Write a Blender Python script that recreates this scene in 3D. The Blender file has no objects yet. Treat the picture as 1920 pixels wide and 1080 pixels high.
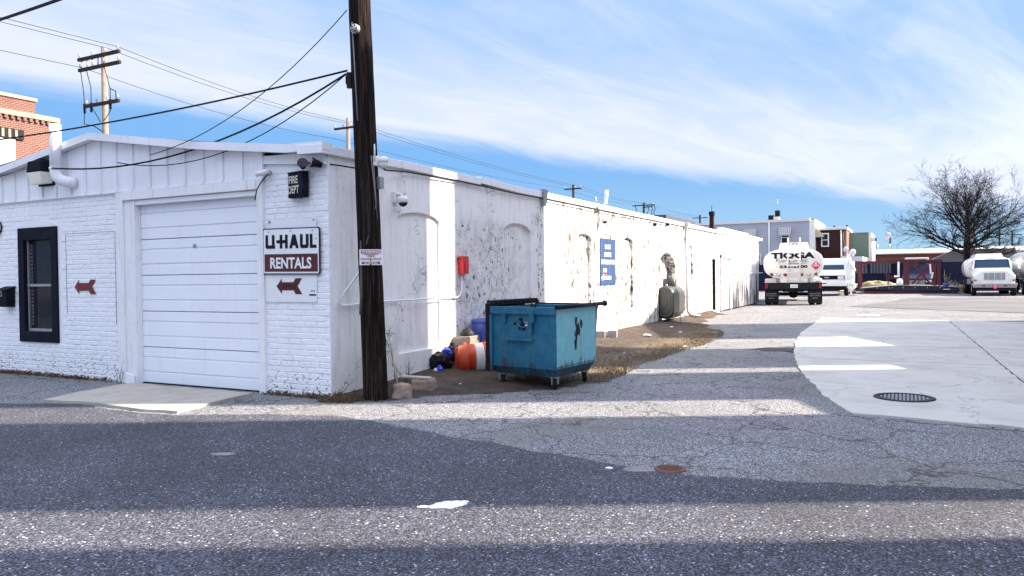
import bpy, math, random
from mathutils import Vector, Matrix
random.seed(7)
R = math.radians
sc = bpy.context.scene
COL = sc.collection

# ------------------------------------------------------------------ camera
CAM = Vector((6.31, -7.318, 1.5))
AZ = R(27.3)                       # camera looks this far left of +Y
FH = Vector((-math.sin(AZ), math.cos(AZ), 0)); HH = Vector((math.cos(AZ), math.sin(AZ), 0))
pit = math.atan(23 / 1425); rol = 0.012
F = FH * math.cos(pit) - Vector((0, 0, 1)) * math.sin(pit)
U0 = FH * math.sin(pit) + Vector((0, 0, 1)) * math.cos(pit)
RR = HH * math.cos(rol) - U0 * math.sin(rol)
UU = HH * math.sin(rol) + U0 * math.cos(rol)
cd = bpy.data.cameras.new('camera'); cam = bpy.data.objects.new('camera', cd); COL.objects.link(cam)
cd.sensor_width = 36; cd.lens = 1425 / 1920 * 36; cd.clip_start = .05; cd.clip_end = 3000
mw = Matrix((RR, UU, -F)).transposed().to_4x4(); mw.translation = CAM
cam.matrix_world = mw
sc.camera = cam

# ------------------------------------------------------------------ light
SUN_EL = R(36); SUN_AZ = R(62.7)   # azimuth from +Y towards +X (the camera's right hand)
SD = Vector((math.sin(SUN_AZ) * math.cos(SUN_EL), math.cos(SUN_AZ) * math.cos(SUN_EL), math.sin(SUN_EL)))
sl = bpy.data.lights.new('sun', 'SUN'); sl.energy = 2.8; sl.angle = R(.5); sl.color = (1, .85, .66)
so = bpy.data.objects.new('sun', sl); COL.objects.link(so)
so.rotation_euler = SD.to_track_quat('Z', 'Y').to_euler()
sc.view_settings.view_transform = 'Standard'; sc.view_settings.look = 'None'
sc.view_settings.exposure = 2.6; sc.view_settings.gamma = 1

def N(nt, t, **k):
    n = nt.nodes.new(t)
    for a, v in k.items():
        if a in ('operation', 'blend_type', 'data_type', 'feature', 'noise_dimensions', 'sky_type', 'sun_disc', 'sun_elevation',
                 'sun_rotation', 'air_density', 'dust_density', 'ozone_density', 'wave_type', 'bands_direction', 'distance', 'interpolation_type',
                 'clamp', 'offset', 'offset_frequency', 'vector_type', 'altitude', 'invert'):
            setattr(n, a, v); continue
        if a.startswith('i') and a[1:].isdigit(): s = n.inputs[int(a[1:])]
        else: s = n.inputs[a.replace('_', ' ')]
        if isinstance(v, bpy.types.NodeSocket): nt.links.new(v, s)
        elif isinstance(v, bpy.types.Node): nt.links.new(v.outputs[0], s)
        else: s.default_value = v
    return n
def math_(nt, op, a, b=0, c=None, cl=False):
    k = dict(operation=op, i0=a, i1=b)
    if c is not None: k['i2'] = c
    n = N(nt, 'ShaderNodeMath', **k); n.use_clamp = cl
    return n.outputs[0]
def sstep(nt, v, lo, hi, a=0., b=1.):
    n = N(nt, 'ShaderNodeMapRange', interpolation_type='SMOOTHSTEP', Value=v); n.inputs[1].default_value = lo; n.inputs[2].default_value = hi
    n.inputs[3].default_value = a; n.inputs[4].default_value = b
    return n.outputs[0]
def mixc(nt, fac, a, b, mode='MIX'):
    n = nt.nodes.new('ShaderNodeMix'); n.data_type = 'RGBA'; n.blend_type = mode
    for s, v in ((n.inputs[0], fac), (n.inputs[6], a), (n.inputs[7], b)):
        if isinstance(v, bpy.types.NodeSocket): nt.links.new(v, s)
        elif isinstance(v, (int, float)): s.default_value = v if s == n.inputs[0] else (v, v, v, 1)
        else: s.default_value = (*v[:3], 1)
    return n.outputs[2]

world = bpy.data.worlds.new('World'); sc.world = world; world.use_nodes = True
nt = world.node_tree; nt.nodes.clear()
tc = nt.nodes.new('ShaderNodeTexCoord'); dirv = tc.outputs['Generated']
sky = N(nt, 'ShaderNodeTexSky', sky_type='NISHITA', sun_disc=False, sun_elevation=SUN_EL, sun_rotation=SUN_AZ, air_density=1.0, dust_density=.1, ozone_density=3.0)
# edge of the high cloud sheet: a plane through the viewer, so a straight line across the sky
e1 = F + RR * (700 - 960) / 1425 + UU * (540 - 252) / 1425
e2 = F + RR * (1650 - 960) / 1425 + UU * (540 - 375) / 1425
en = e2.cross(e1).normalized()
if en.z < 0: en = -en
dn = N(nt, 'ShaderNodeVectorMath', operation='DOT_PRODUCT', i0=dirv, i1=tuple(en)).outputs['Value']
sep = N(nt, 'ShaderNodeSeparateXYZ', Vector=dirv)
zz = math_(nt, 'ADD', math_(nt, 'MAXIMUM', sep.outputs[2], 0.), .12)
px = math_(nt, 'DIVIDE', sep.outputs[0], zz); py = math_(nt, 'DIVIDE', sep.outputs[1], zz)
# deck coordinates turned so that one axis runs along the streaks
ea = R(70)
ca, sa = math.cos(ea), math.sin(ea)
u = math_(nt, 'ADD', math_(nt, 'MULTIPLY', px, ca), math_(nt, 'MULTIPLY', py, sa))
v = math_(nt, 'SUBTRACT', math_(nt, 'MULTIPLY', py, ca), math_(nt, 'MULTIPLY', px, sa))
pv = N(nt, 'ShaderNodeCombineXYZ', X=math_(nt, 'MULTIPLY', u, .35), Y=v)
n1 = N(nt, 'ShaderNodeTexNoise', Vector=pv, Scale=.9, Detail=8., Roughness=.6, Distortion=.4)
n2 = N(nt, 'ShaderNodeTexNoise', Vector=pv, Scale=3.2, Detail=9., Roughness=.62, Distortion=.9)
dpert = math_(nt, 'ADD', dn, math_(nt, 'MULTIPLY', math_(nt, 'SUBTRACT', n2.outputs[0], .5), .035))
edge = sstep(nt, dpert, -.012, .022)
core = sstep(nt, dn, .03, .17, 1., 0.)
thick = math_(nt, 'ADD', math_(nt, 'MULTIPLY', core, .62), math_(nt, 'ADD', math_(nt, 'MULTIPLY', sstep(nt, n1.outputs[0], .42, .66), .40), math_(nt, 'MULTIPLY', sstep(nt, n2.outputs[0], .36, .72), .26)))
cl = math_(nt, 'MULTIPLY', edge, math_(nt, 'ADD', math_(nt, 'ADD', thick, .22), math_(nt, 'MULTIPLY', sstep(nt, dn, .30, .80), .8), cl=True), cl=True)
hs = N(nt, 'ShaderNodeHueSaturation', Color=sky, Saturation=1.0, Value=.4)
SKY_S = .11
glow = math_(nt, 'POWER', math_(nt, 'MAXIMUM', N(nt, 'ShaderNodeVectorMath', operation='DOT_PRODUCT', i0=dirv, i1=tuple(SD)).outputs['Value'], 0.), 3.)   # thin cloud is brighter round the sun
deck = sstep(nt, dn, .30, .80)      # extra brightness added to the unseen sheet overhead and behind, to lift shaded walls
gl = math_(nt, 'ADD', math_(nt, 'ADD', math_(nt, 'MULTIPLY', glow, .8), math_(nt, 'MULTIPLY', deck, 1.0)), 1.)
cloudcol = mixc(nt, 1., (1.26, 1.36, 1.66), N(nt, 'ShaderNodeCombineXYZ', X=gl, Y=gl, Z=gl).outputs[0], 'MULTIPLY')
low = sstep(nt, sep.outputs[2], .30, .80, 1., .0)
clear = mixc(nt, low, hs.outputs[0], mixc(nt, sstep(nt, sep.outputs[2], .0, .16), (.68, 1.08, 1.43), (.36, .78, 1.43)))   # pale near the horizon, bluer above
skyc = mixc(nt, cl, clear, cloudcol)
bg = N(nt, 'ShaderNodeBackground', Color=skyc, Strength=SKY_S)
wo = nt.nodes.new('ShaderNodeOutputWorld'); nt.links.new(bg.outputs[0], wo.inputs[0])

# ------------------------------------------------------------------ materials
MATS = {}
def newmat(name):
    m = bpy.data.materials.new(name); m.use_nodes = True; nt = m.node_tree
    b = nt.nodes['Principled BSDF']; MATS[name] = m
    g = nt.nodes.new('ShaderNodeNewGeometry')
    return m, nt, b, g.outputs['Position']
def setb(nt, b, col=None, rough=None, metal=None, bump=None, bs=.3, bd=.01):
    for v, nme in ((col, 'Base Color'), (rough, 'Roughness'), (metal, 'Metallic')):
        if v is None: continue
        s = b.inputs[nme]
        if isinstance(v, bpy.types.NodeSocket): nt.links.new(v, s)
        elif isinstance(v, (int, float)): s.default_value = v
        else: s.default_value = (*v[:3], 1)
    if bump is not None:
        bn = N(nt, 'ShaderNodeBump', Strength=bs, Distance=bd, Height=bump); nt.links.new(bn.outputs[0], b.inputs['Normal'])
def noise(nt, vec, s, d=4., r=.55, dist=0.):
    return N(nt, 'ShaderNodeTexNoise', Vector=vec, Scale=s, Detail=d, Roughness=r, Distortion=dist).outputs[0]
def vscale(nt, vec, x, y, z):
    return N(nt, 'ShaderNodeVectorMath', operation='MULTIPLY', i0=vec, i1=(x, y, z)).outputs[0]
def P(name, col, rough=.6, metal=0., var=.18, vs=4., bump=.15, bsc=60., dirt=None, damt=.5, streak=False, coat=0.):
    """plain painted / metal / stone surface with mottling, fine relief and optional dirt"""
    m, nt, b, pos = newmat(name)
    n = noise(nt, pos, vs, 5., .6)
    k = N(nt, 'ShaderNodeMapRange', Value=n); k.inputs[1].default_value = .25; k.inputs[2].default_value = .75; k.inputs[3].default_value = 1 - var; k.inputs[4].default_value = 1 + var
    c = mixc(nt, 1., col, N(nt, 'ShaderNodeCombineXYZ', X=k.outputs[0], Y=k.outputs[0], Z=k.outputs[0]).outputs[0], 'MULTIPLY')
    if dirt:
        pv = vscale(nt, pos, 6, 6, .7) if streak else pos
        d = sstep(nt, noise(nt, pv, 2.2, 7., .65, .3), .5, .78, 0., damt)
        c = mixc(nt, d, c, dirt)
    setb(nt, b, c, rough, metal, noise(nt, pos, bsc, 4.), bump, .004)
    if max(col) < .06: b.inputs['Specular IOR Level'].default_value = .12
    if coat: b.inputs['Coat Weight'].default_value = coat
    return m
def EM(name, col, s):
    m, nt, b, pos = newmat(name); setb(nt, b, col, .5); b.inputs['Emission Color'].default_value = (*col, 1); b.inputs['Emission Strength'].default_value = s
    return m
def glassy(name, col, rough=.06):
    m, nt, b, pos = newmat(name); setb(nt, b, col, rough, 0); b.inputs['Specular IOR Level'].default_value = .3
    return m

WH = (.80, .81, .84)
P('white_paint', WH, .55, var=.05, vs=3, bump=.25, bsc=35, dirt=(.45, .44, .42), damt=.25, streak=True)
P('white_metal', (.84, .85, .90), .45, var=.05, vs=2, bump=.08, bsc=20, dirt=(.42, .40, .40), damt=.25, streak=True)
P('white_trim', (.82, .82, .84), .5, var=.05, vs=6, bump=.3, bsc=50, dirt=(.30, .26, .22), damt=.35, streak=True)
P('door_white', (.84, .86, .92), .5, var=.03, vs=2, bump=.05, bsc=30, dirt=(.5, .48, .5), damt=.18, streak=True)
P('sign_white', (.80, .81, .84), .4, var=.03, vs=5, bump=.02, bsc=30, dirt=(.5, .5, .52), damt=.15)
P('sign_red', (.085, .004, .004), .45, var=.15, vs=9, bump=.03)
P('arrow_red', (.15, .006, .008), .5, var=.25, vs=15, bump=.1)
P('sign_black', (.012, .012, .016), .45, var=.2, vs=10, bump=.03)
P('warning_red', (.34, .012, .03), .45, var=.15, vs=9, bump=.03)
P('letter_cream', (.65, .63, .52), .5, var=.1, vs=20, bump=.03)
P('black_paint', (.006, .007, .016), .7, var=.3, vs=8, bump=.25, bsc=60, dirt=(.06, .06, .08), damt=.25)
P('black_rubber', (.016, .016, .018), .8, var=.3, vs=10, bump=.2)
P('black_metal', (.014, .014, .018), .5, var=.3, vs=9, bump=.1, dirt=(.08, .05, .03), damt=.4)
P('grey_metal', (.32, .33, .34), .45, .3, var=.15, vs=6, bump=.08, dirt=(.16, .11, .07), damt=.3)
P('galv', (.42, .44, .46), .42, .6, var=.12, vs=8, bump=.05)
P('chrome', (.6, .62, .65), .2, 1., var=.05, vs=5, bump=.02)
P('plastic_white', (.78, .78, .76), .35, var=.04, vs=8, bump=.02)
P('wire_black', (.012, .012, .014), .6, var=.1, bump=0.)
P('wire_grey', (.22, .22, .24), .6, var=.1, bump=0.)
P('fire_red', (.55, .01, .02), .4, var=.15, vs=9, bump=.05)
P('barrel_orange', (.62, .062, .018), .45, var=.2, vs=7, bump=.12, bsc=30, dirt=(.12, .04, .03), damt=.5)
P('barrel_blue', (.03, .075, .36), .4, var=.12, vs=6, bump=.05, dirt=(.2, .2, .22), damt=.2)
P('band_white', (.7, .7, .66), .4, var=.1, vs=9, bump=.05, dirt=(.15, .13, .11), damt=.4)
P('bag_blue', (.02, .06, .5), .3, var=.3, vs=20, bump=.5, bsc=30)
P('bag_black', (.01, .01, .014), .3, var=.3, vs=20, bump=.6, bsc=25)
P('paper_white', (.75, .75, .75), .6, var=.1, vs=20, bump=.2)
P('rock', (.26, .19, .155), .9, var=.45, vs=9, bump=.9, bsc=22, dirt=(.10, .09, .08), damt=.7)
P('concrete_block', (.20, .19, .175), .9, var=.3, vs=14, bump=.7, bsc=60, dirt=(.08, .075, .07), damt=.6)
P('cinder', (.30, .30, .31), .9, var=.2, vs=14, bump=.6, bsc=70)
P('stick', (.42, .33, .22), .8, var=.3, vs=15, bump=.5)
P('dry_grass', (.21, .165, .11), .9, var=.4, vs=3, bump=0.)
P('twig', (.10, .075, .055), .9, var=.3, vs=8, bump=.2)
P('leaf_litter', (.12, .07, .04), .9, var=.5, vs=12, bump=.2)
P('tank_grey', (.055, .06, .062), .4, .1, var=.1, vs=3, bump=.05, dirt=(.18, .13, .09), damt=.35, streak=True)
P('sign_blue', (.018, .055, .17), .5, var=.2, vs=3, bump=.03, dirt=(.12, .18, .32), damt=.5, streak=True)
P('truck_white', (.82, .82, .80), .25, var=.03, vs=1.5, bump=.02, dirt=(.4, .36, .3), damt=.22, coat=.4)
P('tank_white', (.80, .78, .74), .28, var=.05, vs=1.2, bump=.03, dirt=(.45, .40, .33), damt=.3, coat=.3)
P('tank_silver', (.55, .56, .58), .35, .35, var=.08, vs=1.2, bump=.03, dirt=(.3, .27, .24), damt=.3)
P('steel_red', (.075, .004, .011), .5, var=.25, vs=3, bump=.08, dirt=(.10, .03, .02), damt=.5)
P('deck_dark', (.03, .032, .05), .45, .3, var=.3, vs=4, bump=.1)
P('tail_red', (.35, .01, .012), .25, var=.1, bump=0.)
P('amber', (.6, .13, .02), .25, var=.1, bump=0.)
P('lamp_lens', (.7, .7, .68), .2, var=.05, bump=0.)
P('lamp_cream', (.82, .78, .66), .35, var=.08, vs=9, bump=.05, dirt=(.3, .25, .18), damt=.4)
P('placard_red', (.62, .02, .10), .4, var=.1, bump=.02)
P('placard_pink', (.72, .16, .30), .4, var=.1, bump=.02)
P('siding_grey', (.36, .38, .45), .6, var=.06, vs=1, bump=.05)
P('siding_white', (.76, .75, .73), .6, var=.05, vs=1, bump=.05)
P('awning_tan', (.45, .42, .30), .6, var=.1, vs=3, bump=.05)
P('awning_grey', (.33, .34, .33), .6, var=.1, vs=3, bump=.05)
P('house_brown', (.045, .018, .018), .8, var=.3, vs=6, bump=.3, bsc=25)
P('house_green', (.13, .20, .165), .8, var=.06, vs=1.5, bump=.1, bsc=25)
P('roof_grey', (.20, .20, .215), .85, var=.15, vs=2, bump=.3, bsc=25)
P('roof_dark', (.05, .055, .085), .8, var=.15, vs=2, bump=.2, bsc=25)
P('roof_white', (.62, .62, .63), .6, var=.08, vs=2, bump=.05)
P('fence_navy', (.014, .017, .045), .7, var=.25, vs=1.5, bump=.2, bsc=12)
P('fence_slat', (.10, .10, .12), .8, var=.3, vs=3, bump=.2)
P('straw', (.40, .32, .17), .9, var=.35, vs=6, bump=.9, bsc=15)
P('lumber', (.48, .38, .20), .8, var=.25, vs=8, bump=.2)
P('pole_grey', (.20, .165, .14), .9, var=.3, vs=6, bump=.4, bsc=30)
P('arm_dark', (.035, .028, .026), .9, var=.3, vs=6, bump=.3)
P('bark', (.014, .013, .016), .95, var=.35, vs=6, bump=.6, bsc=20)
P('rust_iron', (.15, .07, .055), .8, .2, var=.3, vs=25, bump=.4, bsc=80)
P('cast_iron', (.035, .033, .035), .6, .5, var=.3, vs=25, bump=.3, bsc=80)
P('spill_white', (.70, .72, .75), .6, var=.08, vs=20, bump=.2)
P('mortar_worn', (.20, .20, .20), .9, var=.5, vs=40, bump=.9, bsc=90)
P('dark_wood', (.018, .012, .01), .8, var=.4, vs=8, bump=.3)
P('curtain', (.2, .2, .24), .8, var=.1, vs=30, bump=.3)
P('concrete_step', (.40, .37, .32), .85, var=.15, vs=3, bump=.4, bsc=90, dirt=(.16, .14, .12), damt=.4)
P('stone_trim', (.30, .25, .20), .85, var=.2, vs=3, bump=.3, bsc=30)
glassy('glass_dark', (.008, .01, .02))
glassy('windscreen', (.015, .05, .10), .04)
glassy('screen', (.02, .022, .04), .35)

def brickmat(name, c1, c2, mor, sc=1., axis='X'):
    m, nt, b, pos = newmat(name)
    s = N(nt, 'ShaderNodeSeparateXYZ', Vector=pos)
    a = math_(nt, 'ADD', s.outputs[0], s.outputs[1]) if axis == 'XY' else s.outputs[1 if axis == 'Y' else 0]
    v = N(nt, 'ShaderNodeCombineXYZ', X=a, Y=s.outputs[2])
    br = N(nt, 'ShaderNodeTexBrick', Vector=v, Color1=(*c1, 1), Color2=(*c2, 1), Mortar=(*mor, 1), Scale=1.)
    br.inputs['Brick Width'].default_value = .21 * sc; br.inputs['Row Height'].default_value = .075 * sc; br.inputs['Mortar Size'].default_value = .011 * sc
    c = mixc(nt, sstep(nt, noise(nt, pos, 1.3, 6.), .45, .8, 0., .5), br.outputs[0], (c1[0] * .5, c1[1] * .5, c1[2] * .5))
    setb(nt, b, c, .85, 0, math_(nt, 'SUBTRACT', 1., br.outputs[1]), .6, .01)
    return m
brickmat('brick_red', (.15, .045, .034), (.11, .036, .03), (.26, .19, .16), 1.25, 'Y')
brickmat('brick_far', (.20, .055, .035), (.16, .05, .035), (.2, .12, .1), 1., 'XY')
brickmat('brick_house', (.28, .11, .08), (.2, .08, .06), (.3, .26, .23), 1., 'XY')

def mk_facade():
    # thick old white paint over brick
    m, nt, b, pos = newmat('facade_paint')
    lump = noise(nt, vscale(nt, pos, 1, 1, 2.2), 14., 6., .65)
    low = sstep(nt, N(nt, 'ShaderNodeSeparateXYZ', Vector=pos).outputs[2], .08, .75, 1., 0.)
    chip = math_(nt, 'MULTIPLY', sstep(nt, noise(nt, vscale(nt, pos, 1, 1, 1.8), 19., 4., .55), .585, .61), math_(nt, 'ADD', math_(nt, 'MULTIPLY', math_(nt, 'MULTIPLY', low, low), .95), .012))
    c = mixc(nt, sstep(nt, noise(nt, vscale(nt, pos, 2, 2, .5), 2., 5.), .45, .8, 0., .22), (.85, .86, .90), (.62, .62, .66))
    c = mixc(nt, chip, c, (.07, .05, .045))
    setb(nt, b, c, .5, 0, math_(nt, 'ADD', lump, math_(nt, 'MULTIPLY', chip, -.5)), .55, .012)
mk_facade()
def mk_stucco():
    m, nt, b, pos = newmat('stucco_paint')
    s = N(nt, 'ShaderNodeSeparateXYZ', Vector=pos); Y = s.outputs[1]; Z = s.outputs[2]
    n_big = noise(nt, pos, 1.1, 6., .6); n_med = noise(nt, pos, 6., 7., .65, .4)
    n_str = noise(nt, vscale(nt, pos, 5, 5, .55), 2., 7., .65)
    # flaking paint: a patch between the first two blind windows, and thinner wear all along
    patch = math_(nt, 'MULTIPLY', sstep(nt, Y, 2.55, 3.2), sstep(nt, Y, 4.4, 6.4, 1., 0.))
    patch = math_(nt, 'MULTIPLY', patch, sstep(nt, Z, 2.25, 2.6, 1., 0.))
    belt = math_(nt, 'MAXIMUM', math_(nt, 'MULTIPLY', sstep(nt, Y, 5.85, 6.05), sstep(nt, Y, 6.2, 6.45, 1., 0.)), math_(nt, 'MULTIPLY', math_(nt, 'MULTIPLY', sstep(nt, Y, 15.7, 15.93), sstep(nt, Y, 15.96, 16.3, 1., 0.)), sstep(nt, Z, 2.1, 2.3, 1., 0.)))
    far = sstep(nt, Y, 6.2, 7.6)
    foot = sstep(nt, Z, .15, .8, 1., 0.)
    thr = math_(nt, 'SUBTRACT', .70, math_(nt, 'ADD', math_(nt, 'MULTIPLY', patch, .115), math_(nt, 'ADD', math_(nt, 'ADD', math_(nt, 'MULTIPLY', belt, .13), math_(nt, 'MULTIPLY', far, .045)), math_(nt, 'MULTIPLY', foot, .055))))
    fl = noise(nt, vscale(nt, pos, 1, 1, .75), 12., 6., .66, .6)
    flake = sstep(nt, math_(nt, 'SUBTRACT', fl, thr), 0., .025)
    # hairline cracks
    vd = N(nt, 'ShaderNodeTexVoronoi', feature='DISTANCE_TO_EDGE', Scale=1.3, Vector=N(nt, 'ShaderNodeVectorMath', operation='ADD', i0=pos, i1=N(nt, 'ShaderNodeTexNoise', Vector=pos, Scale=2.5, Detail=6.).outputs[1]).outputs[0])
    crack = math_(nt, 'MULTIPLY', sstep(nt, vd.outputs[0], .004, .012, 1., 0.), sstep(nt, n_big, .50, .60))
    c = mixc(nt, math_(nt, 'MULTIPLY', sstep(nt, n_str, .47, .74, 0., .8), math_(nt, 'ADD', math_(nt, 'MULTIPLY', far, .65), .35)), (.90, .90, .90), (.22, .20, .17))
    c = mixc(nt, sstep(nt, n_big, .54, .74, 0., .4), c, (.42, .40, .37))
    c = mixc(nt, math_(nt, 'MULTIPLY', math_(nt, 'ADD', patch, math_(nt, 'MULTIPLY', belt, .5)), sstep(nt, n_med, .4, .65, .15, .6)), c, (.36, .35, .34))
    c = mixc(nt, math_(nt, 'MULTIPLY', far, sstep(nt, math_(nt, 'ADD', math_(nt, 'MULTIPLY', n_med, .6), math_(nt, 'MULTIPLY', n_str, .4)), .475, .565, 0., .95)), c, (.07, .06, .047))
    c = mixc(nt, math_(nt, 'MULTIPLY', foot, .35), c, (.45, .42, .38))
    c = mixc(nt, flake, c, (.085, .08, .075))
    c = mixc(nt, math_(nt, 'MULTIPLY', crack, .7), c, (.12, .11, .10))
    hgt = math_(nt, 'SUBTRACT', noise(nt, pos, 9., 6., .68), math_(nt, 'MULTIPLY', flake, .3))
    setb(nt, b, c, .75, 0, hgt, .6, .02)
mk_stucco()
def mk_weathered_shaded():
    m, nt, b, pos = newmat('weathered_shaded_board')
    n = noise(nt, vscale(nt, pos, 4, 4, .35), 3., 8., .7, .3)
    low = sstep(nt, N(nt, 'ShaderNodeSeparateXYZ', Vector=pos).outputs[2], .3, 2.2, .13, 0.)  # added to the wear towards the foot: shade painted on the lower boards
    wear = sstep(nt, math_(nt, 'ADD', n, low), .57, .70)  # real wear plus the painted shade towards the foot
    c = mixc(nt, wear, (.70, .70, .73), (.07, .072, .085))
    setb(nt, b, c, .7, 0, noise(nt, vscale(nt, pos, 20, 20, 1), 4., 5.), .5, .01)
mk_weathered_shaded()
def mk_pole():
    m, nt, b, pos = newmat('pole_wood')
    g = noise(nt, vscale(nt, pos, 22, 22, .55), 2., 7., .65, .5)
    g2 = noise(nt, vscale(nt, pos, 60, 60, 1.2), 2., 5., .6)
    c = mixc(nt, sstep(nt, g, .42, .72), (.008, .006, .006), (.075, .049, .040))
    c = mixc(nt, sstep(nt, g2, .64, .78, 0., .5), c, (.09, .068, .058))
    b.inputs['Specular IOR Level'].default_value = .1
    setb(nt, b, c, .9, 0, math_(nt, 'ADD', g, math_(nt, 'MULTIPLY', g2, .4)), 1., .05)
mk_pole()
def mk_asphalt(name, base, spec, amt, cell, crack=False, dusty=None, var=.2, pale=.0):
    m, nt, b, pos = newmat(name)
    big = N(nt, 'ShaderNodeMapRange', Value=noise(nt, pos, .55, 6., .6)); big.inputs[1].default_value = .3; big.inputs[2].default_value = .7; big.inputs[3].default_value = 1 - var; big.inputs[4].default_value = 1 + var
    vo = N(nt, 'ShaderNodeTexVoronoi', Scale=cell, Vector=pos)
    rnd = N(nt, 'ShaderNodeSeparateColor', Color=vo.outputs['Color'])
    # stones of different size and brightness, thicker in some places than in others
    rad = math_(nt, 'ADD', math_(nt, 'MULTIPLY', rnd.outputs[1], .30), .12)
    st = math_(nt, 'MULTIPLY', sstep(nt, math_(nt, 'SUBTRACT', vo.outputs['Distance'], rad), -.03, .05, 1., 0.), sstep(nt, math_(nt, 'ADD', rnd.outputs[0], math_(nt, 'MULTIPLY', math_(nt, 'SUBTRACT', big.outputs[0], 1.), .3)), 1 - amt - .01, 1 - amt + .01))
    st = math_(nt, 'MULTIPLY', st, math_(nt, 'ADD', math_(nt, 'MULTIPLY', rnd.outputs[2], .6), .4))
    vo2 = N(nt, 'ShaderNodeTexVoronoi', Scale=cell * 2.2, Vector=pos)
    r2 = N(nt, 'ShaderNodeSeparateColor', Color=vo2.outputs['Color'])
    grain = math_(nt, 'ADD', math_(nt, 'MULTIPLY', math_(nt, 'POWER', r2.outputs[1], 2.5), 3.2), .2)
    k = math_(nt, 'MULTIPLY', grain, big.outputs[0])
    c = mixc(nt, 1., base, N(nt, 'ShaderNodeCombineXYZ', X=k, Y=k, Z=k).outputs[0], 'MULTIPLY')
    c = mixc(nt, st, c, spec)
    c = mixc(nt, sstep(nt, noise(nt, pos, 1.7, 5., .6, .5), .63, .74, 0., .55), c, (base[0] * .35, base[1] * .35, base[2] * .35))   # oil and damp stains
    if dusty: c = mixc(nt, sstep(nt, noise(nt, pos, .45, 7., .65, .3), .5, .72, 0., .6), c, dusty)
    if crack:
        wv = N(nt, 'ShaderNodeVectorMath', operation='ADD', i0=pos, i1=N(nt, 'ShaderNodeTexNoise', Vector=pos, Scale=1.6, Detail=6., Roughness=.55).outputs[1]).outputs[0]
        vd = N(nt, 'ShaderNodeTexVoronoi', feature='DISTANCE_TO_EDGE', Scale=.9, Vector=wv)
        vd2 = N(nt, 'ShaderNodeTexVoronoi', feature='DISTANCE_TO_EDGE', Scale=5., Vector=wv)
        zone = sstep(nt, big.outputs[0], .95, 1.12)
        cr = math_(nt, 'MAXIMUM', math_(nt, 'MULTIPLY', sstep(nt, vd.outputs[0], .004, .020, 1., 0.), .85), math_(nt, 'MULTIPLY', math_(nt, 'MULTIPLY', sstep(nt, vd2.outputs[0], .01, .05, 1., 0.), zone), .55))
        c = mixc(nt, cr, c, (.03, .03, .032))
    setb(nt, b, c, .85, 0, r2.outputs[0], .45, .005)
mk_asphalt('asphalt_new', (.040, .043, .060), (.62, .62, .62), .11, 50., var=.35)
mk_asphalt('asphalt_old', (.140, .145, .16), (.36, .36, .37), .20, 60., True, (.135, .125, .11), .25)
mk_asphalt('asphalt_patch', (.030, .030, .036), (.2, .2, .2), .05, 60., var=.3)
def mk_concrete():
    m, nt, b, pos = newmat('concrete_pad')
    n = noise(nt, pos, 1.1, 8., .65); f = noise(nt, pos, 90., 4.)
    c = mixc(nt, sstep(nt, n, .4, .7), (.50, .485, .46), (.41, .395, .37))
    c = mixc(nt, sstep(nt, noise(nt, vscale(nt, pos, .6, 3, 1), 2.5, 7.), .58, .75, 0., .35), c, (.22, .21, .2))
    pit_ = N(nt, 'ShaderNodeTexVoronoi', Scale=7., Vector=pos)
    pc = N(nt, 'ShaderNodeSeparateColor', Color=pit_.outputs['Color'])
    sp = math_(nt, 'MULTIPLY', sstep(nt, pit_.outputs['Distance'], .05, .09, 1., 0.), sstep(nt, pc.outputs[0], .7, .72))
    c = mixc(nt, math_(nt, 'MULTIPLY', sp, .7), c, (.06, .055, .05))
    wv = N(nt, 'ShaderNodeVectorMath', operation='ADD', i0=pos, i1=N(nt, 'ShaderNodeTexNoise', Vector=pos, Scale=1.8, Detail=8., Roughness=.65).outputs[1]).outputs[0]
    vd = N(nt, 'ShaderNodeTexVoronoi', feature='DISTANCE_TO_EDGE', Scale=.42, Vector=wv)
    c = mixc(nt, math_(nt, 'MULTIPLY', sstep(nt, vd.outputs[0], .001, .006, 1., 0.), .55), c, (.08, .075, .07))
    c = mixc(nt, sstep(nt, noise(nt, pos, .6, 6., .6, .6), .58, .72, 0., .4), c, (.24, .23, .215))
    c = mixc(nt, math_(nt, 'MULTIPLY', sstep(nt, f, .58, .7), .25), c, (.2, .19, .18))
    setb(nt, b, c, .85, 0, f, .35, .006)
mk_concrete()
def mk_dirt():
    m, nt, b, pos = newmat('dirt')
    n = noise(nt, pos, 2.3, 8., .7); f = noise(nt, pos, 28., 7., .7)
    s = N(nt, 'ShaderNodeSeparateXYZ', Vector=pos)
    c = mixc(nt, sstep(nt, n, .38, .66), (.045, .031, .025), (.095, .07, .055))
    c = mixc(nt, sstep(nt, f, .55, .72, 0., .7), c, (.15, .115, .085))
    # straw-coloured dead turf where the strip runs out towards the lot
    tan = math_(nt, 'MULTIPLY', sstep(nt, math_(nt, 'ADD', s.outputs[0], math_(nt, 'MULTIPLY', n, .8)), 1.7, 2.3), sstep(nt, s.outputs[1], 2.6, 3.6))
    c = mixc(nt, math_(nt, 'MULTIPLY', tan, sstep(nt, f, .35, .6, .2, .8)), c, (.19, .15, .10))
    setb(nt, b, c, .95, 0, f, 1., .05)
mk_dirt()
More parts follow.
